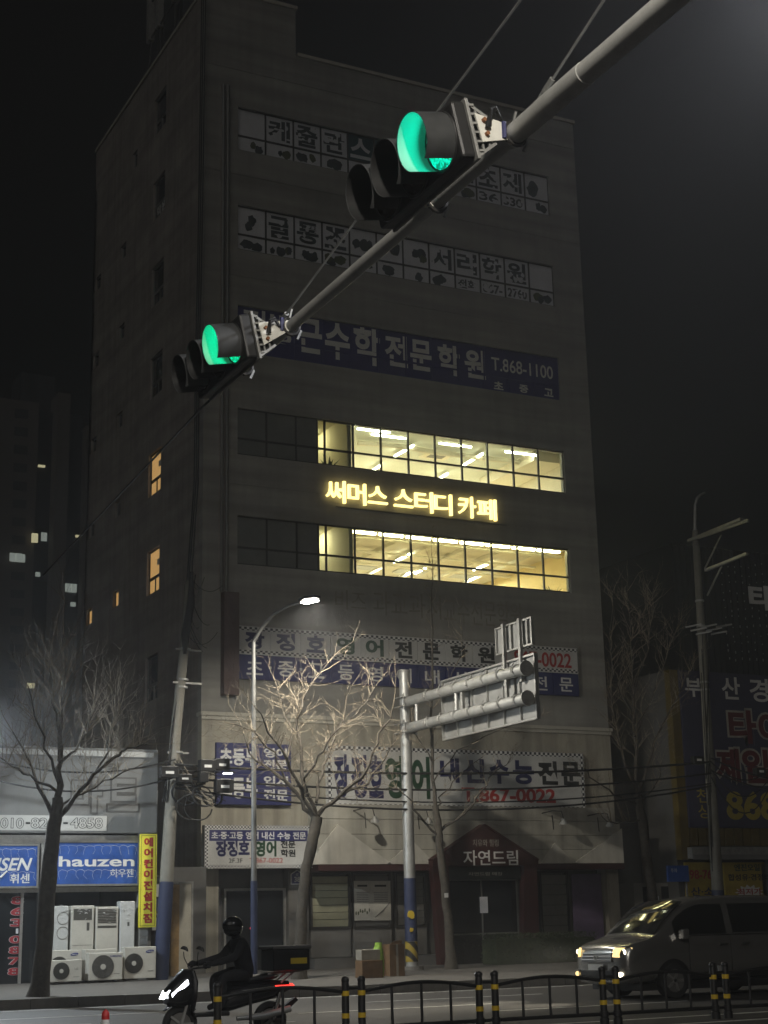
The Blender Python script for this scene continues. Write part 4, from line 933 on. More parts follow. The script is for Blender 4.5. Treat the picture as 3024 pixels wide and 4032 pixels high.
for xl, yt, xr, yb, m in ((124, 2101, 152, 2134, 'far_lit_warm'), (162, 2098, 187, 2128, 'far_lit_cool'), (38, 2180, 88, 2208, 'far_lit_cool'), (238, 2300, 304, 2328, 'far_lit_cool'), (140, 2253, 160, 2268, 'far_lit_cool'), (278, 2372, 300, 2386, 'far_lit_cool'), (150, 1832, 180, 1837, 'far_lit_warm'), (298, 2107, 312, 2114, 'far_lit_warm'), (106, 2690, 138, 2708, 'far_lit_warm'), (242, 2680, 260, 2698, 'far_lit_cool')):
    yo = -1.0 if not (140 <= (xl + xr) / 2 < 212 or 262 <= (xl + xr) / 2 < 332) else 1.9
    a = PY(xl, yb, AYT + yo); b = PY(xr, yt, AYT + yo); n = max(1, round((xr - xl) / 22))
    for j in range(n): MB().box(a.x + (b.x - a.x) * (j + .04) / n, a.x + (b.x - a.x) * (j + .94) / n, AYT + yo, AYT + yo + .3, a.z, b.z).build('window', m, AT)

# ------------------------------------------------------------------ traffic signal mast
AZ, AXX = 6.2, 4.72
SM = thing('signal_mast', 'long grey signal mast arm crossing the picture from upper right', 'signal mast', (AXX, -1.2, 0))
MB().tube([(AXX, y, AZ + .0) for y in (-1.2, 2, 4, 6, 7.4)], [.085, .08, .075, .07, .067], 18).build('arm', 'mast_paint', SM, True)
MB().tube([(AXX, 7.36, AZ), (AXX, 9.6, AZ), (AXX, 12.2, AZ)], [.056, .05, .044], 16).build('arm_tip', 'mast_paint', SM, True)
MB().tube([(AXX, 6.55, AZ), (AXX, 7.0, AZ), (AXX, 7.05, AZ), (AXX, 7.4, AZ)], [.073, .072, .069, .068], 18).build('sleeve', 'mast_paint', SM, True)
MB().tube([(AXX, -1.2, 0), (AXX, -1.2, 9.5)], [.16, .11], 20).build('post', 'galv_dull', SM, True)
for k, (ya, px, py) in enumerate(((7.0, 2378, 0), (11.1, 2050, 0))):
    A0 = Vector((AXX, ya, AZ + .1)); q = PX(px, py, AXX); d = (q - A0); e = A0 + d * ((-1.2 - A0.y) / d.y)
    MB().tube([A0, e], .009, 6).build('stay_cable', 'galv', SM)
    MB().tube([A0 + Vector((0, .06 * math.sin(j), -.045 + .06 * math.cos(j))) for j in (0, 1, 2, 3, 4, 5, 6.28)], .011, 6, False).build('shackle', 'galv', SM, True)
    MB().cyl(A0 + d * .03, A0 + d * .03 + d.normalized() * .1, .02, 8).build('cable_clamp', 'galv', SM)
def signal(M, lensm, label, Rv=.176):
    tl = R(12); ex = Vector((math.cos(tl), 0, math.sin(tl))); ez = Vector((-math.sin(tl), 0, math.cos(tl))); M = Vector(M)
    def W(x, y, z): return M + ex * x + Vector((0, y, 0)) + ez * z           # head frame: x from visor mouth to the back
    class HB(MB):
        def build(s_, *a_, **k_):
            s_.v = [tuple(W(*p)) for p in s_.v]; return MB.build(s_, *a_, **k_)
    t = thing('traffic_light', label, 'traffic light', W(.25, .37, 0), 'signal heads on the mast arm')
    xl_ = .21; ya, yb = -.19, .74 + .19; sp = .37
    HB().box(xl_, xl_ + .1, ya, yb, -.185, .185).build('housing', 'housing', t, bevel=.02)
    HB().box(xl_ + .1, xl_ + .122, ya - .01, yb + .01, -.2, .2).build('rear_flange', 'galv_dull', t, bevel=.004)
    HB().prism([(xl_ + .122, ya + .03, -.16), (xl_ + .122, ya + .03, .17), (xl_ + .17, ya + .03, .15), (xl_ + .27, ya + .05, .04), (xl_ + .27, ya + .05, -.07), (xl_ + .17, ya + .03, -.15)], (0, yb - ya - .06, 0)).build('rear_cover', 'housing', t)
    for q in (-.15, -.09, -.03, .03, .09, .15): HB().box(xl_ + .125, xl_ + .16, ya - .004, ya + .03, q, q + .014).build('cover_rib', 'galv_dull', t)
    fr = HB(); fr.bar((xl_ + .125, ya + .015, .17), (xl_ + .27, ya + .015, .06), .02, .02); fr.bar((xl_ + .125, ya + .015, -.17), (xl_ + .27, ya + .015, -.09), .02, .02); fr.bar((xl_ + .17, ya + .015, .15), (xl_ + .17, ya + .015, -.15), .014, .014); fr.bar((xl_ + .22, ya + .015, .11), (xl_ + .22, ya + .015, -.12), .014, .014)
    fr.build('end_frame', 'galv_dull', t)
    for i in range(3):
        y0 = sp * i; n = 28
        th0, th1 = R(-57), R(237)                     # tunnel visor, open underneath
        def arc(x, r): return [(x, y0 + r * math.cos(th0 + (th1 - th0) * k / n), r * math.sin(th0 + (th1 - th0) * k / n)) for k in range(n + 1)]
        vo = HB(); vo.grid([arc(-.0, Rv), arc(xl_, Rv)]); vo.build('visor', 'visor', t, True)
        vi = HB(); vi.grid([arc(.001, Rv - .004), arc(xl_, Rv - .004)]); vi.build('visor_lining', 'visor_in_lit' if i == 0 else 'housing', t, True)  # light painted in: pale lining in the lit visor, dark in the others
        HB().tube([(-.001, y0 + Rv * .99 * math.cos(th0 + (th1 - th0) * k / n), Rv * .99 * math.sin(th0 + (th1 - th0) * k / n)) for k in range(n + 1)], .003, 5).build('visor_edge', 'visor', t)
        HB().tube([(xl_ - .004, y0 + Rv * math.cos(2 * math.pi * k / 26), Rv * math.sin(2 * math.pi * k / 26)) for k in range(27)], .009, 6, False).build('lens_rim', 'housing', t, True)
        ln = HB(); rows = []
        for j in range(5):
            rr_ = (Rv - .015) * (1 - j / 4); rows.append([(xl_ - .005 - .03 * math.sin(j / 4 * 1.4), y0 + rr_ * math.cos(2 * math.pi * k / 24), rr_ * math.sin(2 * math.pi * k / 24)) for k in range(25)])
        ln.grid(rows); ln.build('lens', lensm if i == 0 else 'dead_lens', t, True)
    for yb_ in (ya + .01, yb - .1):                   # pale arm brackets with clamp and bolts
        a0, a1 = W(xl_ + .15, yb_, .10), W(xl_ + .16, yb_, -.09); y = a0.y - .02
        MB().prism([(a0.x, y, a0.z), (a1.x, y, a1.z), (AXX - .02, y, AZ - .045), (AXX - .02, y, AZ + .045)], (0, .014, 0)).build('bracket', 'bracket_white', t)
        cl = MB(); cl.tube([(AXX + .072 * math.cos(q), y + .01, AZ + .072 * math.sin(q)) for q in [i_ * .4 for i_ in range(17)]], .018, 6, False); cl.build('clamp', 'frame_dark', t, True)
        MB().tube([(AXX - .085, y - .003, AZ - .055), (AXX - .085, y - .003, AZ + .055)], .016, 6).build('clamp_band', 'sign_navy', t)
        MB().bar((AXX + .05, y, AZ - .11), (AXX + .085, y, AZ - .03), .018, .018).build('clamp_bolt', 'galv', t); MB().bar((AXX - .02, y - .01, AZ + .06), (AXX + .0, y - .01, AZ + .14), .013, .013).build('clamp_bolt', 'galv', t)
        for q in (.05, -.04):
            c = W(xl_ + .2, yb_, q); MB().cyl((c.x, y - .022, c.z), (c.x, y, c.z), .015, 6).build('bolt', 'rust', t)
    for q in range(3):
        MB().tube([W(xl_ + .2 + .012 * q, ya - .03, .0), W(xl_ + .22, ya - .06 - .01 * q, .07 + .01 * q), W(xl_ + .28, ya - .05, .1 + .01 * q), W(xl_ + .33, ya - .01, .05)], .011, 6).build('wiring', 'cable', t, True)
    near = lensm == 'green_lens'
    area_light('lens_glow', W(xl_ - .05, 0, 0), W(-1, 0, -.02), 1.7 if near else 1.5, (.2, .2), (.0, 1, .62) if near else (.0, 1, .46), t)
signal((4.10, 7.52, 6.10), 'green_lens', 'large traffic light with green lit, nearest on the mast arm', .182)
signal((4.10, 10.99, 6.01), 'green_lens_far', 'smaller traffic light with green lit near the arm tip', .165)
single('span_wire', MB().tube([Vector((AXX, 12.15, AZ - .03))] + [PX(800 - 90 * k, 1600 + 95 * k, AXX + .12 * k) for k in range(8)], .012, 6), 'cable', 'thin black wire running down left from the mast arm tip', 'wire', smooth=True)

# ------------------------------------------------------------------ overhead road sign seen from behind
gx, gy = 20.8, 39.6
RS = thing('gantry_sign', 'overhead road sign seen from behind on a thick galvanized post', 'road sign', (gx, gy, gz(gy)))
MB().tube([(gx, gy, gz(gy)), (gx, gy, 3.0), (gx, gy, 8.55)], [.165, .16, .155], 28).build('post', 'galv', RS, True)
MB().tube([(gx, gy, 8.55), (gx, gy, 8.62)], [.165, .165], 28).build('post_cap', 'galv_dull', RS, True)
MB().tube([(gx, gy, 1.05), (gx, gy, 2.75)], .174, 28).build('blue_wrap', 'pole_blue', RS, True); MB().tube([(gx, gy, .5), (gx, gy, 1.04)], .176, 28).build('hazard_wrap', 'hazard', RS, True)
for z, r in ((1.75, .10), (1.35, .06)): MB().prism(blob(gx - .08, z, r, r * 1.1, rnd, 9, gy - .186), (0, .02, 0)).build('sticker', 'sticker_yellow', RS)
MB().tube([(gx, gy, gz(gy)), (gx, gy, gz(gy) + .1)], [.32, .3], 16).build('base', 'kerb', RS, True)
for zc in (7.68, 6.93):
    MB().tube([(gx, gy - .2, zc), (gx, 33.0, zc - .02)], .145, 22).build('arm', 'galv', RS, True)
    MB().tube([(gx, 33.02, zc - .02), (gx, 32.97, zc - .02)], .2, 18).build('end_flange', 'galv_dull', RS)
    cl = MB()
    for dz in (-.13, .13): cl.box(gx - .24, gx + .24, gy - .26, gy + .24, zc + dz - .012, zc + dz + .012)
    for dx in (-.2, .2): cl.tube([(gx + dx, gy - .3, zc - .22), (gx + dx, gy - .3, zc + .22)], .018, 6)
    for a_, b_ in ((-.22, .2), (.22, -.2)): cl.bar((gx + a_, gy - .24, zc + .2), (gx + b_, gy - .24, zc - .2), .03, .03)
    cl.build('clamp', 'galv_dull', RS)
    for k in range(7):
        y = 38.1 - k * .78
        rg = MB(); rg.tube([(gx + .15 * math.cos(q), y, zc - .01 + .15 * math.sin(q)) for q in [i * .45 for i in range(15)]], .012, 5, False); rg.bar((gx - .19, y, zc + .05), (gx - .12, y - .03, zc + .18), .025, .02); rg.bar((gx - .19, y, zc - .07), (gx - .17, y + .03, zc + .06), .02, .04)
        rg.build('band_clamp', 'galv_dull', RS)
for y in (38.9, 36.6): MB().tube([(gx, y, 7.06), (gx, y, 7.55)], .06, 12).build('strut', 'galv', RS, True)
for y in (34.0, 36.3): MB().bar((gx + .02, y, 7.06), (gx + .02, y, 7.55), .08, .1).build('strut', 'galv_dull', RS)
sxp = gx + .24; syA, syB = 32.85, 37.75; spz0, spz1 = 6.38, 8.05
MB().box(sxp, sxp + .03, syA, syB, spz0, spz1).build('panel', 'sign_back', RS)
f = MB()
for z in (spz0, spz1 - .05): f.box(sxp - .08, sxp - .001, syA, syB, z, z + .05)
for y in (syA, syB - .05): f.box(sxp - .08, sxp - .001, y, y + .05, spz0 + .05, spz1 - .05)
f.build('edge_frame', 'aluminium', RS)
for k in range(1, 6):
    y = syA + (syB - syA) * k / 6; MB().box(sxp - .06, sxp - .001, y - .02, y + .02, spz0 + .05, spz1 - .05).build('stiffener', 'aluminium', RS)
smA, smB, sm0, sm1 = 32.95, 34.75, 8.28, 9.0
MB().box(sxp, sxp + .03, smA, smB, sm0, sm1).build('small_panel', 'sign_back', RS)
f = MB()
for z in (sm0, sm1 - .04): f.box(sxp - .06, sxp - .001, smA, smB, z, z + .04)
for y in (smA, smB - .04): f.box(sxp - .06, sxp - .001, y, y + .04, sm0 + .04, sm1 - .04)
f.build('small_frame', 'aluminium', RS)
for y in (33.45, 34.25): MB().box(sxp - .14, sxp - .061, y - .05, y + .05, 7.4, sm1 + .03).build('support_post', 'galv_dull', RS); MB().box(sxp - .06, sxp - .002, y - .3, y - .22, sm0 + .04, sm1 - .04).build('small_stiffener', 'galv_dull', RS)

# ------------------------------------------------------------------ street lamps
LP = Vector((15.95, 37.9, gz(37.9)))
def street_lamp(base, h, head, label, power, col, blue=True, m='lamp_lens', target=None, spread=170):
    t = thing('street_lamp', label, 'street lamp', base); b = Vector(base); H_ = Vector(head)
    top = Vector((b.x, b.y, b.z + h))
    MB().tube([b, b + Vector((0, 0, h * .5)), top], [.08, .068, .055], 14).build('post', 'lamp_post_grey', t, True)
    if blue: MB().tube([b + Vector((0, 0, .05)), b + Vector((0, 0, 2.4))], .088, 14).build('blue_wrap', 'pole_blue', t, True)
    d = H_ - top; pts = [top + Vector((0, 0, -.3)), top, top + Vector((d.x * .15, d.y * .15, d.z * .45)), top + Vector((d.x * .38, d.y * .38, d.z * .85)), top + Vector((d.x * .65, d.y * .65, d.z * 1.02)), H_ - Vector((d.x, d.y, 0)).normalized() * .15 + Vector((0, 0, .02))]
    MB().tube(pts, [.06, .055, .05, .045, .04, .035], 12).build('arm', 'lamp_post_grey', t, True)
    e = Vector((d.x, d.y, 0)).normalized(); s = e.cross(UZ)
    A = H_ - e * .3; Bq = H_ + e * .35
    MB().prism([A - s * .09 + UZ * .03, A + s * .09 + UZ * .03, H_ + s * .15 + UZ * .05, Bq + s * .1 + UZ * .03, Bq - s * .1 + UZ * .03, H_ - s * .15 + UZ * .05], (0, 0, .07)).build('lamp_head', 'housing', t)
    MB().prism([H_ - e * .18 - s * .1, H_ - e * .18 + s * .1, H_ + e * .28 + s * .1, H_ + e * .28 - s * .1], (0, 0, -.03)).build('lens', m, t)
    area_light('lamp_light', H_ - UZ * .06, target or (H_ - UZ * 5), power, (.42, .18), col, t, spread)
    return t
head = PD(1215, 2368, 39.9)
LPt = PY(1003, 3800, 37.9); LP = Vector((LPt.x - .02, 37.9, gz(37.9)))
top = PY(998, 2526, 37.9)
street_lamp(LP, top.z - LP.z, head, 'lit street lamp on slim post in front of the third floor sign', 780, (1, .93, .80), target=head + Vector((1.3, .3, -4)))
# lamps that stand outside the picture
hR = PD(3230, -160, 13.0)
street_lamp(Vector((hR.x + 3.0, 2.2, .15)), hR.z - .7, hR, 'near side street lamp outside the picture at upper right', 280, (.95, .96, 1), False, target=hR + Vector((-2.5, 2.0, -4)))
street_lamp(Vector((1.5, -4.0, .15)), 8.4, Vector((1.5, -.2, 9.2)), 'added unseen lamp above the viewpoint to light the mast arm', 800, (1, .93, .82), False, target=Vector((7, 17, 2)))  # added unseen lamp, brightens the mast arm from the camera side
fl = PD(-75, 2850, 37.0)
FL = thing('wall_floodlight', 'white floodlight above the shop outside the left picture edge', 'floodlight', fl)
MB().bar(fl + Vector((0, LY - fl.y, .1)), fl + Vector((0, .1, .1)), .06, .06).build('arm', 'galv_dull', FL); MB().box(fl.x - .2, fl.x + .2, fl.y - .12, fl.y + .12, fl.z - .02, fl.z + .16).build('lamp_body', 'housing', FL); MB().box(fl.x - .17, fl.x + .17, fl.y - .1, fl.y + .1, fl.z - .034, fl.z - .022).build('lens', 'lamp_lens', FL)
area_light('lamp_light', fl - Vector((0, 0, .06)), fl + Vector((3.0, -2.2, -2.8)), 1000, (.3, .2), (.86, .95, 1.0), FL, 180)

# ------------------------------------------------------------------ utility poles and wires
def path(pts, Y, dy=0): return [PY(x, y, Y + dy * i) for i, (x, y) in enumerate(pts)]
UL = thing('utility_pole', 'leaning concrete utility pole with cable boxes left of the grey building', 'utility pole', PY(630, 3868, 39.6))
pp = path(((631, 3868), (655, 3480), (690, 2900), (725, 2550), (746, 2290)), 39.6)
MB().tube(pp, [.19, .18, .145, .125, .11], 22).build('shaft', 'pole_concrete', UL, True)
MB().tube([pp[0].lerp(pp[1], .02), pp[0].lerp(pp[1], 1.02)], [.196, .186], 22).build('blue_wrap', 'pole_blue', UL, True)
for y_ in (2560, 2680, 2710, 2966, 3090):
    s = (3868 - y_) / (3868 - 2290); x_ = 631 + 115 * s
    c = PY(x_, y_, 39.6); MB().tube([c, c + Vector((.003, 0, .05))], .165, 16).build('band', 'galv', UL)
for y_, L_ in ((2560, .5), (2690, .6), (2966, .35)):
    s = (3868 - y_) / (3868 - 2290); c = PY(631 + 115 * s, y_, 39.6); MB().bar(c + Vector((-.3, -.1, 0)), c + Vector((L_, .1, .02)), .05, .05).build('bracket', 'galv_dull', UL)
rr = random.Random(17)
for k in range(4):
    a = pp[4] + Vector((rr.uniform(-.1, .15), rr.uniform(-.15, .1), rr.uniform(-.3, .2))); b = pp[2].lerp(pp[1], .45) + Vector((rr.uniform(-.28, -.15), -.12, 0))
    MB().tube([a.lerp(b, q / 10) + Vector((rr.uniform(-.03, .03), 0, 0)) for q in range(11)], .016, 6).build('riser_cable', 'cable', UL, True)
MB().tube([pp[4] + Vector((.02, -.1, .25)), pp[4] + Vector((.0, -.14, -.6)), pp[3] + Vector((-.02, -.15, .3)), pp[3] + Vector((-.03, -.14, -.2))], [.05, .11, .12, .05], 10).build('cable_bundle', 'cable', UL, True)
for k in range(10):
    a = pp[3].lerp(pp[4], rr.uniform(.1, 1)) + Vector((.1, -.1, 0)); b = a + Vector((rr.uniform(.3, .9), rr.uniform(0, 1.5), rr.uniform(-.7, .5)))
    MB().tube(sag(a, b, rr.uniform(.05, .3), 8), .01, 5).build('loose_cable', 'cable', UL, True)
for k, (px, py, w, h) in enumerate(((665, 3040, 70, 44), (815, 3015, 62, 46), (872, 3010, 60, 44), (882, 3095, 72, 50), (725, 3065, 55, 32), (800, 3060, 34, 40))):
    c = PY(px, py, 39.1); ww = w / 6118 * 42 * .5; hh = h / 6118 * 42 * .5
    bx_ = MB().box(c.x - ww, c.x + ww, 39.0, 39.24, c.z - hh, c.z + hh).build('cable_box', 'car_black', UL, bevel=.015)
    if k < 5: MB().box(c.x - ww * .5, c.x + ww * .45, 38.992, 38.998, c.z - hh * .35, c.z + hh * .1).build('box_label', 'print_white', bx_)
for k in range(8):
    c = PY(rr.uniform(690, 860), rr.uniform(3080, 3180), 39.15 + .03 * k); r = rr.uniform(.25, .55); r2_ = r * rr.uniform(.6, 1.0); ph = rr.uniform(0, 3)
    MB().tube([c + Vector((r * math.cos(q * .4 + ph), .02 * q, r2_ * math.sin(q * .4 + ph))) for q in range(rr.randint(10, 16))], rr.choice((.014, .02, .03)), 6).build('cable_loop', 'cable', UL, True)
for k in range(14):
    a = PY(rr.uniform(680, 720), rr.uniform(2960, 3120), 39.4); b = PY(rr.uniform(760, 900), rr.uniform(2990, 3180), 39.1)
    MB().tube(sag(a, b, rr.uniform(-.1, .35), 8), rr.choice((.008, .012)), 5).build('loose_cable', 'cable' if k % 3 else 'twig', UL, True)
q = PY(905, 3042, 39.0)
WL = thing('security_lamp', 'small bright white lamp among the cable boxes', 'lamp', (q.x, 39, q.z)); MB().prism([(q.x - .16, 39, q.z + .0), (q.x + .16, 39, q.z + .0), (q.x + .1, 39, q.z + .05), (q.x - .1, 39, q.z + .05)], (0, .15, 0)).build('shade', 'housing', WL); MB().box(q.x - .14, q.x + .08, 39.01, 39.14, q.z - .03, q.z - .002).build('lens', 'bike_lamp', WL)
MB().bar((q.x - .2, 39.1, q.z + .04), (q.x - .75, 39.3, q.z + .1), .03, .03).build('arm', 'galv_dull', WL)
UR = thing('utility_pole', 'leaning utility pole with two crossarms at the right', 'utility pole', PY(2838, 3790, 40))
rp = path(((2840, 3795), (2826, 3500), (2800, 3100), (2775, 2700), (2756, 2400), (2738, 2090)), 40)
MB().tube(rp, [.2, .19, .165, .14, .125, .11], 22).build('shaft', 'pole_concrete', UR, True)
MB().tube([rp[0].lerp(rp[1], .03), rp[0].lerp(rp[1], .98)], [.207, .197], 22).build('blue_wrap', 'pole_blue', UR, True)
MB().tube([PY(x, y, 40) for x, y in ((2738, 2120), (2736, 2050), (2737, 1990), (2745, 1962), (2760, 1948), (2775, 1940))], [.06, .055, .05, .048, .045, .04], 12).build('lamp_arm', 'galv', UR, True)
xp = rp[5].x
for (a_, b_, w) in (((2710, 2130), (2918, 2044), .09), ((2750, 2118), (2946, 2050), .07), ((2778, 2246), (2942, 2180), .1)):
    MB().bar(PX(a_[0], a_[1], xp - .12), PX(b_[0], b_[1], xp - .12), w, .09).build('crossarm', 'galv', UR)
for (a_, b_) in (((2840, 2108), (2775, 2240)), ((2842, 2230), (2785, 2345))): MB().bar(PX(a_[0], a_[1], xp - .1), PX(b_[0], b_[1], xp), .04, .05).build('brace', 'galv', UR)
for y_ in (2370, 2470, 2690, 2720): 
    s = (3795 - y_) / 1705; c = PY(2840 - 102 * s, y_, 40); MB().tube([c, c + Vector((0, 0, .06))], .15, 14).build('band', 'galv', UR)
for k in range(9):
    a = PY(2770 + rr.uniform(-10, 25), 2480 + rr.uniform(-20, 260), 39.8); b = PY(2800 + rr.uniform(-30, 10), 2960 + rr.uniform(0, 500), 39.8)
    MB().tube(sag(a, b, rr.uniform(-.1, .1), 8), .014, 5).build('riser_cable', 'cable', UR, True)
for (px, py) in ((2745, 2995), (2990, 3040)):
    c = PY(px, py, 39.7); bx_ = MB().box(c.x - .2, c.x + .2, 39.6, 39.8, c.z - .13, c.z + .13).build('cable_box', 'car_black', UR, bevel=.02); MB().box(c.x - .08, c.x + .1, 39.592, 39.598, c.z - .02, c.z + .05).build('box_label', 'print_white', bx_)
for k in range(3): 
    a = PY(2800, 3000 + 30 * k, 39.7); b = PY(3040, 3020 + 25 * k, 39.6); MB().tube(sag(a, b, .5 + .3 * k, 10), .02, 6).build('slack_cable', 'cable', UR, True)
for k in range(7):
    a = PY(2700 + 20 * k, 2470 + 14 * (k % 3), 39.9); MB().tube([a, a + Vector((.25, -.5, .03))], .03, 6).build('insulator', 'galv_dull', UR)
# distant thin pole
single('distant_pole', MB().tube([PY(2628, 3300, 60), PY(2605, 2600, 60), PY(2578, 2200, 60)], [.12, .1, .08], 10), 'galv_dull', 'thin distant pole behind the right bare tree', 'pole', smooth=True)
# street cables between the poles
for i, (ya, yb, r) in enumerate(((3010, 3000, .035), (3060, 3045, .03), (3085, 3085, .022), (3102, 3095, .028))):
    a = PY(690, ya, 39.35); b = PY(2800, yb, 39.7)
    single('overhead_cable', MB().tube(sag(a, b, .3 + .12 * i, 24), r, 6), 'cable', 'black overhead cable crossing the second floor sign, %s of four from the top' % ('first', 'second', 'third', 'lowest')[i], 'cable', 'street cables', True)
for i, (ya, yb) in enumerate(((2985, 3060), (3035, 3095))):
    a = PY(2800, ya, 39.7); b = PY(3260, yb, 39.2)
    single('overhead_cable', MB().tube(sag(a, b, .35, 12), .025, 6), 'cable', 'black cable leaving the right pole at %s height' % ('upper', 'lower')[i], 'cable', 'street cables', True)
for i, (ya, yb) in enumerate(((2990, 2930), (3060, 3010))):
    a = PY(690, ya, 39.4); b = PY(-200, yb, 38.5)
    single('overhead_cable', MB().tube(sag(a, b, .5, 12), .022, 6), 'cable', 'black cable running left from the left pole at %s height' % ('upper', 'lower')[i], 'cable', 'street cables', True)

# ------------------------------------------------------------------ bare street trees
def twigs(mb, p, d, L, r, lev, rr):
    n = 3 if lev else 4; pts = [p]; cur = Vector(p); dd = Vector(d).normalized()
    for k in range(n):
        dd = (dd + Vector((rr.gauss(0, .16), rr.gauss(0, .16), rr.gauss(.05, .12)))).normalized(); cur = cur + dd * (L / n); pts.append(cur.copy())
    mb.tube(pts, [r * (1 - .8 * i / n) for i in range(n + 1)], 5 if r > .012 else 4, False)
    if lev > 0:
        for k in range(rr.randint(2, 4)):
            q = pts[rr.randint(1, n)]; s = dd.orthogonal().normalized(); s.rotate(__import__('mathutils').Quaternion(dd, rr.uniform(0, 6.28)))
            twigs(mb, q, dd * .8 + s * rr.uniform(.5, .9) + Vector((0, 0, .15)), L * rr.uniform(.35, .6), r * .55, lev - 1, rr)
def tree(label, trunk, tr, limbs, Y, seed, dens, tl, upr=.35):
    rr = random.Random(seed); base = PY(*trunk[0], Y); base.z = gz(Y)
    t = thing('street_tree', label, 'tree', base, 'bare street trees')
    tp = [PY(x, y, Y) for x, y in trunk]; tp[0].z = gz(Y) - .05
    fine = []
    for i in range(len(tp) - 1):
        for k in range(4):
            q = tp[i].lerp(tp[i + 1], k / 4); fine.append((q + Vector((rr.gauss(0, .012), rr.gauss(0, .012), 0)), tr[i] + (tr[i + 1] - tr[i]) * k / 4))
    fine.append((tp[-1], tr[-1])); fine[0] = (fine[0][0], tr[0] * 1.35)
    MB().tube([f[0] for f in fine], [f[1] * rr.uniform(.94, 1.07) for f in fine], 14).build('trunk', 'bark', t, True)
    br = MB(); tw = MB()
    for (pts, r0, r1, dy) in limbs:
        n = len(pts); wp = [PY(x, y, Y + dy * i / max(1, n - 1)) for i, (x, y) in enumerate(pts)]; fp = []
        for i in range(n - 1):
            for k in range(3): fp.append(wp[i].lerp(wp[i + 1], k / 3) + Vector((rr.gauss(0, .025), rr.gauss(0, .05), rr.gauss(0, .025))) * (1 if i + k else 0))
        fp.append(wp[-1]); m = len(fp)
        r0 *= .8; r1 *= .8
        br.tube(fp, [(r0 + (r1 - r0) * i / (m - 1)) * rr.uniform(.88, 1.12) for i in range(m)], 8, True)
        total = sum((fp[i + 1] - fp[i]).length for i in range(m - 1))
        for k in range(int(total * dens * 1.6)):
            s = rr.uniform(.18, 1) * (m - 1); i = min(int(s), m - 2); q = fp[i].lerp(fp[i + 1], s - i); ax_ = (fp[i + 1] - fp[i]).normalized()
            o_ = Vector((rr.gauss(0, 1), rr.gauss(0, .8), rr.gauss(0, 1))); o_ = (o_ - ax_ * o_.dot(ax_)).normalized()
            twigs(tw, q, o_ * rr.uniform(.6, 1) + ax_ * .45 + Vector((0, 0, upr)), tl * rr.uniform(.45, 1.2), rr.uniform(.005, .012), 2 if rr.random() < .7 else 1, rr)
        twigs(tw, fp[-1], fp[-1] - fp[-2], tl * 1.1, r1 * .9, 2, rr)
    br.build('branches', 'bark', t, True, recalc=False, kind='stuff'); tw.build('twigs', 'twig', t, recalc=False, kind='stuff')
    return t
tree('bare pruned street tree brightly lit by the lamp in the middle', [(1178, 3858), (1188, 3600), (1204, 3420), (1232, 3300), (1248, 3215)], [.17, .14, .135, .14, .15],
     [([(1240, 3225), (1182, 3150), (1120, 3070), (1050, 3020), (1005, 3000), (960, 2890)], .085, .022, .6), ([(1243, 3222), (1180, 3110), (1130, 2990), (1060, 2880), (1010, 2790)], .075, .018, -1.0),
      ([(1248, 3215), (1195, 3080), (1182, 2950), (1176, 2830), (1205, 2720), (1292, 2610)], .08, .016, .4), ([(1252, 3210), (1335, 3135), (1420, 3060), (1470, 2980), (1500, 2890), (1545, 2790)], .08, .018, -.8),
      ([(1245, 3160), (1262, 3050), (1300, 2950), (1350, 2830), (1385, 2700)], .06, .014, 1.0), ([(1340, 3132), (1440, 3085), (1520, 2990), (1558, 2920)], .055, .014, .5), ([(1195, 3080), (1230, 3020), (1270, 2960), (1330, 2870), (1420, 2790), (1480, 2700)], .045, .012, -1.2),
      ([(1120, 3070), (1080, 2960), (1000, 2880), (920, 2850)], .04, .012, -.6), ([(1130, 2990), (1150, 2880), (1110, 2780), (1090, 2700)], .04, .01, .8)], 37.0, 21, 6.0, .8, .12)
tree('dark bare street tree in front of the appliance shop at left', [(150, 3936), (172, 3720), (192, 3450), (212, 3250), (226, 3140)], [.2, .18, .17, .16, .12],
     [([(226, 3140), (236, 3000), (240, 2850), (246, 2680), (250, 2500)], .1, .02, .5), ([(214, 3240), (290, 3140), (372, 3050), (450, 2985), (500, 2950), (580, 2930)], .075, .016, -.6), ([(210, 3220), (150, 3090), (110, 2990), (50, 2880)], .06, .015, .5),
      ([(236, 3000), (300, 2950), (345, 2860), (370, 2750)], .045, .012, .6), ([(230, 3080), (180, 2950), (140, 2820), (110, 2700)], .045, .012, -.7), ([(372, 3050), (420, 2960), (440, 2860), (470, 2780)], .035, .01, .3), ([(240, 2900), (210, 2760), (200, 2640), (205, 2520)], .035, .01, -.3), ([(222, 3180), (330, 3120), (460, 3060), (560, 3010)], .04, .01, .9),
      ([(228, 3120), (120, 3060), (40, 3010), (-40, 2960)], .04, .012, -.5)], 33.9, 5, 7.5, 1.15, .75)
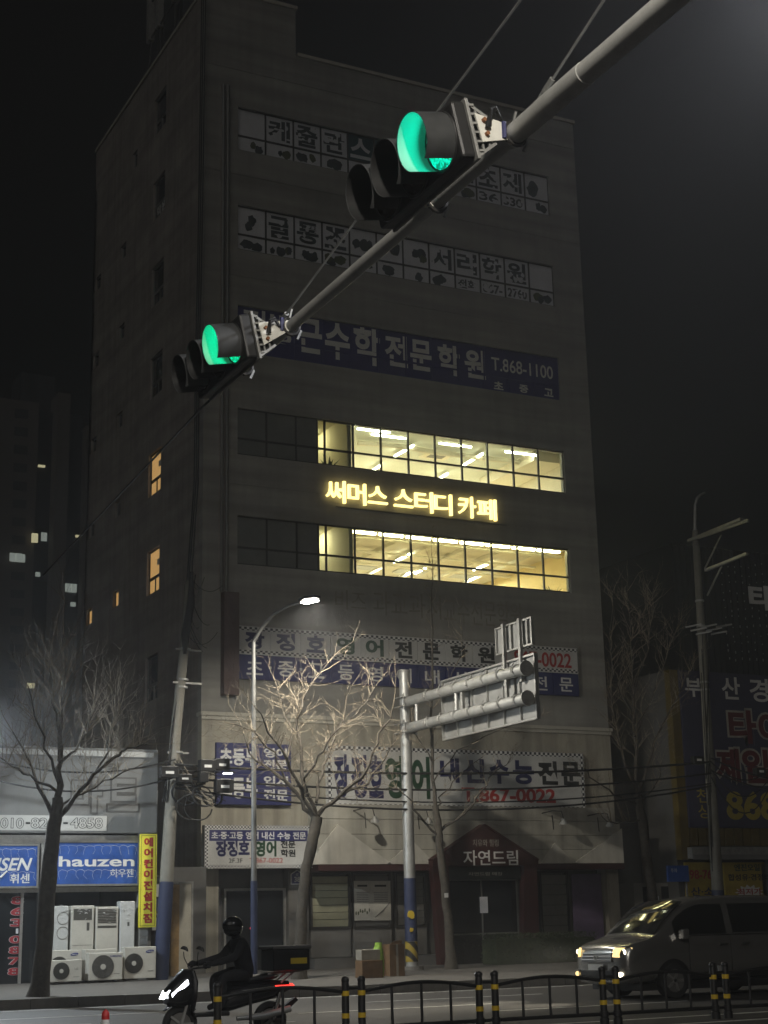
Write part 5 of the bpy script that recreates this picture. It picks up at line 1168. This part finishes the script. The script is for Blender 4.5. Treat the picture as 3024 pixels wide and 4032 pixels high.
tree('slim bare street tree just right of the thick sign post', [(1778, 3828), (1764, 3600), (1745, 3440), (1728, 3290), (1714, 3170)], [.15, .125, .115, .11, .09],
     [([(1714, 3170), (1700, 3000), (1694, 2850), (1699, 2620), (1705, 2400), (1700, 2180)], .075, .01, .4), ([(1728, 3290), (1660, 3230), (1618, 3160), (1560, 3100)], .05, .012, -.6), ([(1732, 3275), (1830, 3205), (1880, 3140), (1930, 3060), (2010, 2990)], .055, .012, -.7),
      ([(1716, 3180), (1745, 3120), (1800, 3060), (1900, 2980)], .035, .01, .6), ([(1700, 3000), (1640, 2900), (1600, 2780)], .03, .008, .4), ([(1697, 2900), (1760, 2760), (1800, 2600), (1820, 2480)], .03, .008, -.4), ([(1705, 3080), (1800, 2960), (1960, 2880), (2080, 2830)], .03, .008, .2)], 39.3, 33, 2.6, .7, .3)
tree('tall bare street tree at the right corner of the grey building', [(2600, 3790), (2568, 3520), (2545, 3380), (2532, 3250), (2512, 3130)], [.18, .16, .15, .15, .13],
     [([(2512, 3130), (2500, 2950), (2492, 2760), (2482, 2540), (2472, 2270)], .085, .01, .5), ([(2514, 3120), (2562, 2960), (2620, 2830), (2690, 2700), (2720, 2640)], .06, .01, -.6), ([(2508, 3110), (2440, 2950), (2410, 2760), (2400, 2560), (2412, 2330)], .055, .01, .6), ([(2516, 3170), (2420, 3130), (2340, 3070), (2290, 3020)], .05, .012, -.5),
      ([(2530, 3225), (2420, 3245), (2370, 3215)], .04, .012, -.5), ([(2525, 3160), (2590, 3080), (2605, 3000)], .04, .01, .3), ([(2500, 2900), (2560, 2760), (2620, 2600), (2680, 2450)], .04, .008, .5), ([(2498, 2850), (2430, 2700), (2480, 2520), (2540, 2400)], .035, .008, -.5), ([(2490, 2700), (2550, 2560), (2560, 2400), (2570, 2330)], .03, .008, .3)], 40.3, 44, 4.2, .85, .6)
tg = PY(1758, 3525, 39.1); single('tree_tag', MB().box(tg.x - .06, tg.x + .06, 39.1, 39.115, tg.z - .06, tg.z + .06), 'print_white', 'small white tag on the slim tree trunk', 'tag')

# ------------------------------------------------------------------ things on the pavement
def boxm(px, py, w, d, h, Y): c = PY(px, py, Y); return c.x, gz(Y)
x, z = boxm(1478, 3850, .5, .4, .3, 36.0)
c1 = single('cardboard_box', MB().box(x - .36, x + .22, 36.0, 36.4, z, z + .42), 'cardboard', 'worn brown cardboard box at the front of the kerbside pile', 'box', bevel=.01)
c2 = single('plastic_crate', MB().box(x - .36, x + .16, 36.02, 36.36, z + .425, z + .68), 'crate', 'grey crate on top of the brown cardboard box', 'crate', bevel=.01)
x2, z2 = boxm(1545, 3850, .5, .4, .3, 36.5)
CB = thing('cardboard_box', 'taller brown cardboard box with open flaps beside the sign post', 'box', (x2, 36.5, z2))
MB().box(x2 - .06, x2 + .36, 36.5, 36.9, z2, z2 + .78).build('body', 'cardboard', CB); MB().box(x2 + .12, x2 + .18, 36.494, 36.498, z2, z2 + .78).build('packing_tape', 'crate', CB); MB().prism([(x2 - .04, 36.5, z2 + .785), (x2 + .3, 36.5, z2 + .785), (x2 + .26, 36.45, z2 + .88), (x2 + .06, 36.45, z2 + .86)], (0, .01, 0)).build('flap', 'cardboard', CB)
mb = MB(); rr = random.Random(2)
bag = [[Vector((x + .26 + (.12 + .035 * math.sin(3 * q + zz * 9)) * math.cos(q) * (1 - .35 * (zz > .7)), 36.3 + .12 * math.sin(q), z + zz)) for q in [i * .449 for i in range(15)]] for zz in (0.0, .2, .45, .65, .78, .84)]
mb.grid(bag); single('plastic_bag', mb, 'bag_green', 'bright green and white plastic bag between the boxes', 'bag', smooth=True)
q = PY(416, 3985, 13.6); DY = 13.6
DP = thing('delineator_post', 'short red and white delineator post at the bottom left', 'post', (q.x, DY, 0))
MB().tube([(q.x, DY, 0), (q.x, DY, .80)], .034, 16).build('tube', 'delin_red', DP, True); MB().tube([(q.x, DY, .69), (q.x, DY, .77)], .036, 16).build('white_band', 'delin_white', DP, True); MB().tube([(q.x, DY, .80), (q.x, DY, .83), (q.x, DY, .855)], [.035, .03, .006], 16).build('cap', 'delin_red', DP, True); MB().tube([(q.x, DY, 0.005), (q.x, DY, .03)], .1, 16).build('base', 'rubber', DP, True)

# ------------------------------------------------------------------ median fence
NY = 20.0
FN = thing('median_fence', 'black median fence with yellow banded posts along the bottom', 'fence', (12, NY, 0))
pairs = [(7.62,), (9.47, 9.715), (11.57, 11.83), (13.68, 13.92), (15.73, 15.97), (17.8, 18.05)]
p0 = None
for x in [v for pr in pairs for v in pr]:
    if p0 is None:
        x0_ = x
        p0 = MB().tube([(x, NY, 0), (x, NY, .1), (x, NY, .12), (x, NY, .74), (x, NY, .76)], [.07, .07, .052, .052, .05], 18).build('post', 'fence_black', FN, True)
        MB().tube([(x, NY, .755), (x, NY, .77), (x, NY, .8), (x, NY, .825), (x, NY, .838)], [.044, .055, .056, .04, .006], 18).build('cap', 'fence_black', p0, True)
        for z in (.29, .58): MB().tube([(x, NY, z), (x, NY, z + .065)], .0545, 18).build('yellow_band', 'band_yellow', p0, True)
        MB().tube([(x, NY, .12), (x, NY, .2)], .066, 18).build('collar', 'fence_black', p0, True)
    else:
        c = p0.copy(); COL.objects.link(c); c.parent = FN; c.location = (x - x0_, 0, 0)
        for ch in p0.children:
            d = ch.copy(); COL.objects.link(d); d.parent = c
ends = [(7.62, 9.47)] + [(pairs[k][1], pairs[k + 1][0]) for k in range(1, 5)]
for k, (xa, xb) in enumerate(ends):
    arch = [Vector((xa + .05 + (xb - xa - .1) * s / 14, NY, .635 + .085 * math.sin(math.pi * s / 14))) for s in range(15)]
    MB().tube(arch, .026, 12).build('top_rail', 'fence_black', FN, True); MB().tube([(xa + .06, NY, .16), (xb - .06, NY, .16)], .028, 12).build('bottom_rail', 'fence_black', FN, True)
    for j in (1, 2, 3):
        s = j / 4; x = xa + (xb - xa) * s; MB().tube([(x, NY, .16), (x, NY, .635 + .085 * math.sin(math.pi * s))], .02, 10).build('baluster', 'fence_black', FN, True)
for pr in pairs[1:]:
    for z in (.68, .16): MB().tube([(pr[0] + .05, NY, z), (pr[1] - .05, NY, z)], .022, 10).build('link_rail', 'fence_black', FN, True)
single('reflector_plate', MB().box(15.82, 15.88, NY - .03, NY - .015, .7, .78), 'galv', 'small pale reflector between two posts of the right bollard pair', 'reflector')
# ------------------------------------------------------------------ van on the far lanes
VY = 26.45; VW = .95
VN = thing('van', 'grey people carrier driving left with headlamps lit', 'van', (20, VY, 0))
st_ = [(17.50, .34, .62, .80, .62, .5), (17.53, .30, .74, .94, .78, .68), (17.62, .27, .86, 1.02, .88, .80), (17.82, .26, .98, 1.08, .93, .86), (18.1, .28, 1.06, 1.13, .945, .87), (18.3, .3, 1.10, 1.19, .95, .86),
       (18.55, .3, 1.12, 1.42, .95, .83), (18.85, .3, 1.13, 1.66, .95, .80), (19.1, .3, 1.14, 1.80, .95, .775), (19.35, .3, 1.14, 1.875, .95, .765), (19.8, .3, 1.15, 1.915, .95, .76), (20.6, .3, 1.16, 1.925, .95, .76), (21.8, .32, 1.17, 1.91, .95, .76), (22.3, .34, 1.17, 1.86, .94, .74), (22.55, .38, 1.12, 1.6, .9, .7), (22.62, .42, 1.05, 1.2, .84, .7)]
def sect(s, side):
    x, zb, zl, zt, w, wr = s
    h = [(0, zb), (w * .86, zb), (w * .97, zb + .1), (w, zb + .28), (w * 1.0, zl - .16), (w * .985, zl), (wr + (w - wr) * .5, zl + (zt - zl) * .5), (wr, zt - .09 * min(1, (zt - zl) * 2)), (wr * .86, zt - .02), (wr * .4, zt + .012), (0, zt + .018)]
    return [(x, VY + side * a, z) for a, z in h]
body = MB()
for sd in (-1, 1): body.grid([sect(s, sd) for s in st_])
for s in (st_[0], st_[-1]):
    a = sect(s, -1); b = sect(s, 1); body.grid([[a[i], b[i]] for i in range(len(a))])
bo = body.build('body', 'car_paint', VN, False); me = bo.data
bm = bmesh.new(); bm.from_mesh(me); bmesh.ops.remove_doubles(bm, verts=bm.verts, dist=.001); bmesh.ops.recalc_face_normals(bm, faces=bm.faces); bm.to_mesh(me); bm.free()
me.polygons.foreach_set('use_smooth', [True] * len(me.polygons)); md = bo.modifiers.new('subdivision', 'SUBSURF'); md.levels = 2; md.render_levels = 2
def interp(x):
    for a, b in zip(st_, st_[1:]):
        if a[0] <= x <= b[0]:
            t = (x - a[0]) / (b[0] - a[0]); return tuple(p + (q - p) * t for p, q in zip(a, b))
    return st_[-1]
def side_pt(x, z, side=-1, off=.006):
    s = interp(x); h = [(a[1] - VY if side > 0 else VY - a[1], a[2]) for a in sect(s, side)]
    for (wa, za), (wb, zb) in zip(h[1:8], h[2:9]):
        if za <= z <= zb: 
            t = (z - za) / max(1e-6, zb - za); return Vector((x, VY + side * (wa + (wb - wa) * t + off), z))
    return Vector((x, VY + side * (h[5][0] + off), z))
def side_patch(name, poly_fn, x0, x1, m, parent, n=8, side=-1, off=.008):
    rows = []
    for i in range(n + 1):
        x = x0 + (x1 - x0) * i / n; z0, z1 = poly_fn(x)
        rows.append([side_pt(x, z0 + (z1 - z0) * j / 4, side, off) for j in range(5)])
    return MB().grid(rows).build(name, m, parent, True, recalc=False)
for sd in (-1, 1):
    top = lambda x: interp(x)[3] - .13
    d1 = side_patch('front_door_window', lambda x: (1.19, max(1.2, min(top(x), 1.76))), 18.72, 19.98, 'car_glass', VN, 10, sd)
    side_patch('rear_door_window', lambda x: (1.20, 1.76), 20.14, 21.35, 'car_glass', VN, 6, sd)
    side_patch('quarter_window', lambda x: (1.21, 1.75), 21.45, 22.2, 'car_glass', VN, 5, sd)
    side_patch('door_seam', lambda x: (.42, 1.17), 19.02, 19.032, 'car_black', VN, 1, sd, .004); side_patch('door_seam', lambda x: (.42, 1.17), 20.05, 20.062, 'car_black', VN, 1, sd, .004); side_patch('door_seam', lambda x: (.42, 1.17), 21.3, 21.312, 'car_black', VN, 1, sd, .004)
    side_patch('sill_trim', lambda x: (.36, .46), 19.0, 21.0, 'car_black', VN, 3, sd, .006); side_patch('belt_trim', lambda x: (1.155, 1.175), 18.7, 22.2, 'chrome', VN, 6, sd, .006)
    for hx in (19.75, 20.3):
        p = side_pt(hx, .98, sd, .03); MB().bar(p, p + Vector((.2, 0, .005)), .025, .03).build('door_handle', 'chrome', VN)
    for wx in (18.62, 21.45):
        yc = VY + sd * VW
        n = 26; MB().prism([(wx + .41 * math.cos(2 * math.pi * k / n), yc + sd * .004, .33 + .41 * math.sin(2 * math.pi * k / n)) for k in range(n) if .33 + .41 * math.sin(2 * math.pi * k / n) > .22], (0, sd * .006, 0)).build('wheel_arch', 'car_black', VN)
        wh = MB().tube([(wx, yc - sd * .19, .335), (wx, yc - sd * .17, .335), (wx, yc + sd * .0, .335), (wx, yc + sd * .016, .335)], [.31, .335, .335, .315], 30).build('wheel', 'rubber', VN, True)
        MB().tube([(wx, yc + sd * .012, .335), (wx, yc + sd * .02, .335)], [.22, .215], 26).build('rim', 'panel_dark', wh)
        for k in range(5):
            q = k * 1.2566; MB().bar((wx, yc + sd * .026, .335), (wx + .2 * math.cos(q), yc + sd * .026, .335 + .2 * math.sin(q)), .05, .016, (0, 1, 0)).build('spoke', 'aluminium', wh)
    m = MB(); p = Vector((18.83, VY + sd * 1.06, 1.2)); m.prism([p + Vector((-.06, -.09, -.1)), p + Vector((.08, -.09, -.1)), p + Vector((.08, -.09, .1)), p + Vector((-.06, -.09, .08))], (0, .18, 0)); mo = m.build('mirror', 'car_paint', VN, bevel=.02)
    MB().bar(p + Vector((0, -sd * .2, -.06)), p + Vector((0, -sd * .08, -.04)), .05, .04).build('mirror_arm', 'car_black', mo)
# windscreen
rows = []
for i in range(9):
    x = 18.33 + (19.12 - 18.33) * i / 8; s = interp(x); zt = s[3] + .03
    rows.append([Vector((x - .01, VY + s[5] * .93 * q, zt + .012 - .035 * abs(q) ** 3)) for q in (-1, -.75, -.5, -.25, 0, .25, .5, .75, 1)])
MB().grid(rows).build('windscreen', 'car_glass', VN, True, recalc=False)
def front_pt(y, z, off=.012):
    # nose outline in plan: x as a function of the half width
    a = abs(y); x = 17.5 + .02 * a + max(0, a - .55) ** 2 * 1.9
    return Vector((x + max(0, z - .72) * .22 + max(0, .45 - z) * .3 - off, VY + y, z))
def front_patch(name, y0, y1, z0, z1, m, n=6, off=.02, parent=None):
    return MB().grid([[front_pt(y0 + (y1 - y0) * j / n, z0 + (z1 - z0) * i / 3, off) for j in range(n + 1)] for i in range(4)]).build(name, m, parent or VN, True, recalc=False)
front_patch('grille', -.5, .5, .70, .88, 'car_black', 8, .035)
for z in (.74, .80, .86): front_patch('grille_bar', -.5, .5, z, z + .018, 'chrome', 8, .05)
front_patch('lower_intake', -.55, .55, .36, .54, 'car_black', 8, .035); front_patch('number_plate', -.26, .26, .55, .66, 'sign_white', 3, .05)
MB().tube([front_pt(.0 + .06 * math.cos(q * .5), .79 + .035 * math.sin(q * .5), .06) for q in range(14)], .008, 6, False).build('badge', 'chrome', VN)
for sd in (-1, 1):
    hl = MB().grid([[front_pt(sd * (.55 + .33 * j / 6), .80 + .17 * i / 3 - .02 * j / 6 * (1 - i / 3), .05) for j in range(7)] for i in range(4)]).build('headlamp', 'head_lamp_amber', VN, True, recalc=False)
    for y, z, m in ((.62, .89, 'head_lamp_amber'), (.79, .89, 'head_lamp')):
        c = front_pt(sd * y, z, .07); MB().prism([c + Vector((0, .055 * math.cos(k * .524), .05 * math.sin(k * .524))) for k in range(12)], (-.008, 0, 0)).build('bulb', m, hl)
    fg = front_patch('fog_surround', sd * .6, sd * .86, .40, .55, 'car_black', 4, .045)
    c = front_pt(sd * .73, .475, .06); MB().prism([c + Vector((0, .075 * math.cos(k * .524), .045 * math.sin(k * .524))) for k in range(12)], (-.01, 0, 0)).build('fog_lamp', 'head_lamp' if sd < 0 else 'head_lamp_amber', VN)
MB().box(17.9, 22.4, VY - .8, VY + .8, .16, .3).build('underbody', 'car_black', VN)
area_light('headlamp_beam', front_pt(-.79, .88, .12), front_pt(-.79, .88, .12) + Vector((-8, 0, -.9)), 40, (.12, .1), (1, .9, .7), VN, 60)
area_light('headlamp_beam', front_pt(.79, .88, .12), front_pt(.79, .88, .12) + Vector((-8, 0, -.9)), 40, (.12, .1), (1, .9, .7), VN, 60)

VN.location.x += .5
# ------------------------------------------------------------------ delivery scooter and rider
MY = 22.5
MC = thing('scooter', 'dark delivery scooter with bright headlamp behind the fence end', 'scooter', (8.6, MY, 0))
def wheel(x, r=.25):
    n = 30; w = MB().tube([(x + (r - .05) * math.cos(2 * math.pi * k / n), MY, .255 + (r - .05) * math.sin(2 * math.pi * k / n)) for k in range(n + 1)], .052, 10, False).build('wheel', 'rubber', MC, True)
    MB().tube([(x, MY - .03, .255), (x, MY + .03, .255)], .15, 22).build('rim', 'panel_grey', w)
    for k in range(5): MB().bar((x, MY - .035, .255), (x + .18 * math.cos(k * 1.256), MY - .035, .255 + .18 * math.sin(k * 1.256)), .03, .03, (0, 1, 0)).build('spoke', 'galv_dull', w)
wheel(7.95); wheel(9.28)
def loft(sections, name, m, parent): return MB().grid([[Vector(p) for p in s] for s in sections]).build(name, m, parent, True)
def ring(c, ry, rz, ax='x', n=14, sq=.8):
    out = []
    for k in range(n + 1):
        q = 2 * math.pi * k / n; cc = math.copysign(abs(math.cos(q)) ** sq, math.cos(q)); ss = math.copysign(abs(math.sin(q)) ** sq, math.sin(q))
        out.append((c[0], MY + ry * cc, c[2] + rz * ss) if ax == 'x' else (c[0] + rz * ss, MY + ry * cc, c[2]))
    return out
loft([ring((7.72, 0, .62), .02, .02), ring((7.74, 0, .62), .13, .10), ring((7.85, 0, .66), .19, .19), ring((7.98, 0, .72), .2, .26), ring((8.1, 0, .74), .17, .24), ring((8.14, 0, .74), .02, .02)], 'front_cowl', 'helmet', MC)
loft([ring((8.08, 0, .42), .2, .03, 'z'), ring((8.1, 0, .6), .22, .05, 'z'), ring((8.12, 0, .8), .2, .05, 'z'), ring((8.1, 0, .95), .12, .04, 'z')], 'leg_shield', 'helmet', MC)
MB().box(8.1, 8.62, MY - .17, MY + .17, .34, .40).build('floorboard', 'car_black', MC, bevel=.02)
loft([ring((8.55, 0, .5), .1, .1), ring((8.65, 0, .56), .17, .17), ring((8.95, 0, .62), .19, .16), ring((9.3, 0, .66), .16, .13), ring((9.55, 0, .7), .08, .07), ring((9.58, 0, .7), .01, .01)], 'rear_body', 'helmet', MC)
loft([ring((8.5, 0, .76), .03, .02), ring((8.55, 0, .77), .12, .05), ring((8.9, 0, .8), .15, .055), ring((9.3, 0, .84), .13, .05), ring((9.4, 0, .84), .03, .02)], 'seat', 'car_black', MC)
loft([ring((7.72, 0, .44), .06, .01), ring((7.82, 0, .52), .075, .03), ring((7.98, 0, .53), .08, .02), ring((8.16, 0, .44), .06, .01)], 'front_mudguard', 'helmet', MC)
for s in (-1, 1): MB().tube([(7.95, MY + s * .075, .255), (8.05, MY + s * .085, .62)], .02, 8).build('fork_leg', 'galv_dull', MC, True)
hb = MB().tube([(8.22, MY - .36, 1.0), (8.14, MY - .2, .99), (8.1, MY, .97), (8.14, MY + .2, .99), (8.22, MY + .36, 1.0)], .014, 8).build('handlebar', 'car_black', MC, True)
for s in (-1, 1):
    MB().tube([(8.21, MY + s * .26, 1.0), (8.235, MY + s * .38, 1.002)], .02, 10).build('grip', 'rubber', hb, True)
    mi = MB().tube([(8.14, MY + s * .2, 1.0), (8.1, MY + s * .27, 1.12), (8.1, MY + s * .3, 1.2)], .007, 6).build('mirror_stalk', 'car_black', MC, True); MB().prism([(8.1 + .01 * k, MY + s * .32 + .06 * math.cos(k * .628), 1.24 + .04 * math.sin(k * .628)) for k in range(10)], (-.02, 0, 0)).build('mirror', 'chrome', mi)
MB().prism([(7.70, MY - .10, .60), (7.70, MY + .10, .60), (7.76, MY + .13, .70), (7.80, MY, .76), (7.76, MY - .13, .70)], (-.02, 0, -.01)).build('headlamp', 'bike_lamp', MC)
MB().prism([(7.77, MY - .17, .66), (7.79, MY - .14, .60), (8.0, MY - .205, .78), (7.98, MY - .21, .84)], (0, -.006, 0)).build('running_light', 'bike_lamp', MC)
MB().box(9.57, 9.6, MY - .07, MY + .07, .68, .73).build('tail_lamp', 'tail_lamp', MC); MB().box(9.3, 9.58, MY - .17, MY - .15, .70, .715).build('side_light', 'tail_lamp', MC)
MB().tube([(8.7, MY - .2, .3), (9.1, MY - .22, .32), (9.5, MY - .22, .4)], [.03, .05, .045], 12).build('exhaust', 'galv', MC, True)
MB().tube([(9.28, MY - .12, .26), (9.38, MY - .14, .62)], .03, 10).build('shock_absorber', 'chrome', MC, True)
rk = MB()
for s in (-1, 1): rk.bar((9.2, MY + s * .12, .87), (9.75, MY + s * .12, .9), .02, .02); rk.bar((9.4, MY + s * .12, .75), (9.6, MY + s * .12, .89), .02, .02)
rk.build('rack', 'galv_dull', MC)
MB().prism([(9.16, MY - .04, .22), (9.34, MY - .04, .22), (9.7, MY - .04, .5), (9.66, MY - .04, .54)], (0, .08, 0)).build('rear_mudguard', 'car_black', MC)
DB = thing('delivery_box', 'black delivery box on the back of the scooter', 'box', (9.55, MY, .91))
MB().box(9.24, 9.8, MY - .24, MY + .24, .91, 1.2).build('box', 'car_black', DB, bevel=.02); MB().box(9.22, 9.82, MY - .26, MY + .26, 1.2, 1.25).build('lid', 'panel_dark', DB, bevel=.012)
MB().box(9.8, 9.806, MY - .2, MY + .2, .96, 1.1).build('reflective_strip', 'sticker_yellow', DB); MB().box(9.5, 9.75, MY - .246, MY - .241, 1.0, 1.08).build('reflective_strip', 'sticker_yellow', DB)
# rider: one skinned body
RD = thing('person', 'rider in dark clothes and helmet sitting on the scooter', 'person', (8.85, MY, .82))
def skin(name, verts, edges, radii, m, parent, root=0, sub=2):
    me = bpy.data.meshes.new(name); o3 = ORG[parent.name]
    me.from_pydata([tuple(Vector(v) - o3) for v in verts], edges, []); me.materials.append(MAT[m])
    o = bpy.data.objects.new(name, me); COL.objects.link(o); o.parent = parent
    o.modifiers.new('skin', 'SKIN')
    if not me.skin_vertices: me.skin_vertices.new() if hasattr(me.skin_vertices, 'new') else None
    sv = me.skin_vertices[0].data
    for i, r in enumerate(radii): sv[i].radius = (r, r) if not isinstance(r, tuple) else r
    sv[root].use_root = True
    s = o.modifiers.new('subdivision', 'SUBSURF'); s.levels = sub; s.render_levels = sub
    o.modifiers['skin'].use_smooth_shade = True
    ORG[o.name] = o3; return o
V = [(8.93, MY, .90), (8.88, MY, 1.05), (8.82, MY, 1.22), (8.77, MY, 1.36), (8.75, MY, 1.43)]
Rr = [(.15, .13), (.155, .12), (.175, .12), (.085, .085), (.06, .06)]; Ed = [(0, 1), (1, 2), (2, 3), (3, 4)]
for s in (-1, 1):
    n = len(V)
    V += [(8.80, MY + s * .19, 1.31), (8.66, MY + s * .27, 1.12), (8.42, MY + s * .30, 1.06), (8.27, MY + s * .31, 1.03)]; Rr += [.075, .058, .048, .036]; Ed += [(2, n), (n, n + 1), (n + 1, n + 2), (n + 2, n + 3)]
    n = len(V)
    V += [(8.9, MY + s * .11, .86), (8.70, MY + s * .15, .87), (8.50, MY + s * .17, .84), (8.50, MY + s * .16, .66), (8.52, MY + s * .14, .48), (8.40, MY + s * .15, .435)]; Rr += [.11, .095, .075, .065, .05, .042]; Ed += [(0, n)] + [(n + k, n + k + 1) for k in range(5)]
skin('body', V, Ed, Rr, 'cloth_dark', RD)
for s in (-1, 1):
    gl = MB(); c = Vector((8.225, MY + s * .315, 1.02))
    gl.tube([c + Vector((.06, 0, .02)), c + Vector((.02, 0, .02)), c + Vector((-.02, 0, .01))], [.034, .042, .036], 10)
    for k, L_ in enumerate((.9, 1.0, .95, .8)):
        y = -.036 + .024 * k; gl.tube([c + Vector((-.015, y, .022)), c + Vector((-.045 * L_, y, .012)), c + Vector((-.05 * L_, y, -.018)), c + Vector((-.02, y, -.04))], [.012, .0115, .011, .009], 7)
    gl.tube([c + Vector((.02, -s * .04, .0)), c + Vector((-.01, -s * .055, -.015)), c + Vector((-.03, -s * .045, -.03))], [.013, .012, .009], 7)
    gl.build('glove', 'cloth_dark', RD, True)
hd = MB(); hc = Vector((8.725, MY, 1.535))
hd.grid([[hc + Vector((.145 * math.cos(th) * math.cos(ph) * (1.05 if math.cos(ph) < 0 else 1), .122 * math.cos(th) * math.sin(ph), .135 * math.sin(th) - (.02 if th < -.5 else 0))) for ph in [2 * math.pi * k / 28 for k in range(29)]] for th in [R(-62) + R(152) * j / 14 for j in range(15)]])
ho = hd.build('helmet', 'helmet', RD, True)
vz = MB(); vz.grid([[hc + Vector((-.158 * math.cos(th) * math.cos(ph), .126 * math.cos(th) * math.sin(ph), .135 * math.sin(th))) for ph in [R(-62) + R(124) * k / 12 for k in range(13)]] for th in [R(-18) + R(40) * j / 6 for j in range(7)]]); vz.build('visor', 'car_glass', ho, True, recalc=False)
fc = MB(); fc.grid([[hc + Vector((-.115 * math.cos(th) * math.cos(ph), .1 * math.cos(th) * math.sin(ph), .12 * math.sin(th) - .03)) for ph in [R(-70) + R(140) * k / 12 for k in range(13)]] for th in [R(-60) + R(80) * j / 8 for j in range(9)]]); fc.build('face', 'skin', RD, True, recalc=False)
for o in (MC, DB, RD): o.location.x -= .42; o.location.y -= 1.3
# glowing dots added as tail lights reflected in the entrance glass
for i, px in enumerate((936, 990)):
    q = PY(px, 3655, FY + .28); single('tail_glint', MB().tube([(q.x, FY + .28, q.z), (q.x, FY + .32, q.z)], .035, 10), 'reflected_red', 'small red tail light reflection at the dark entrance, %s one' % ('left', 'right')[i], 'light', 'red reflections at the entrance')

# ------------------------------------------------------------------ haze volume added to imitate lens glare around the lamps
hz = MB().box(-90, 130, -40, 275, -1.2, 120).build('haze', 'asphalt', None)
hm = bpy.data.materials.new('glare_haze'); hm.use_nodes = True; hn = hm.node_tree.nodes; hn.remove(hn['Principled BSDF'])
pvn = hn.new('ShaderNodeVolumePrincipled'); pvn.inputs['Color'].default_value = (.93, .95, 1, 1); pvn.inputs['Density'].default_value = .0018; pvn.inputs['Anisotropy'].default_value = .62; pvn.inputs['Density Attribute'].default_value = ''
hm.node_tree.links.new(pvn.outputs[0], hn['Material Output'].inputs['Volume'])
hz.data.materials.clear(); hz.data.materials.append(hm); hz['kind'] = 'stuff'
cy.volume_bounces = 0
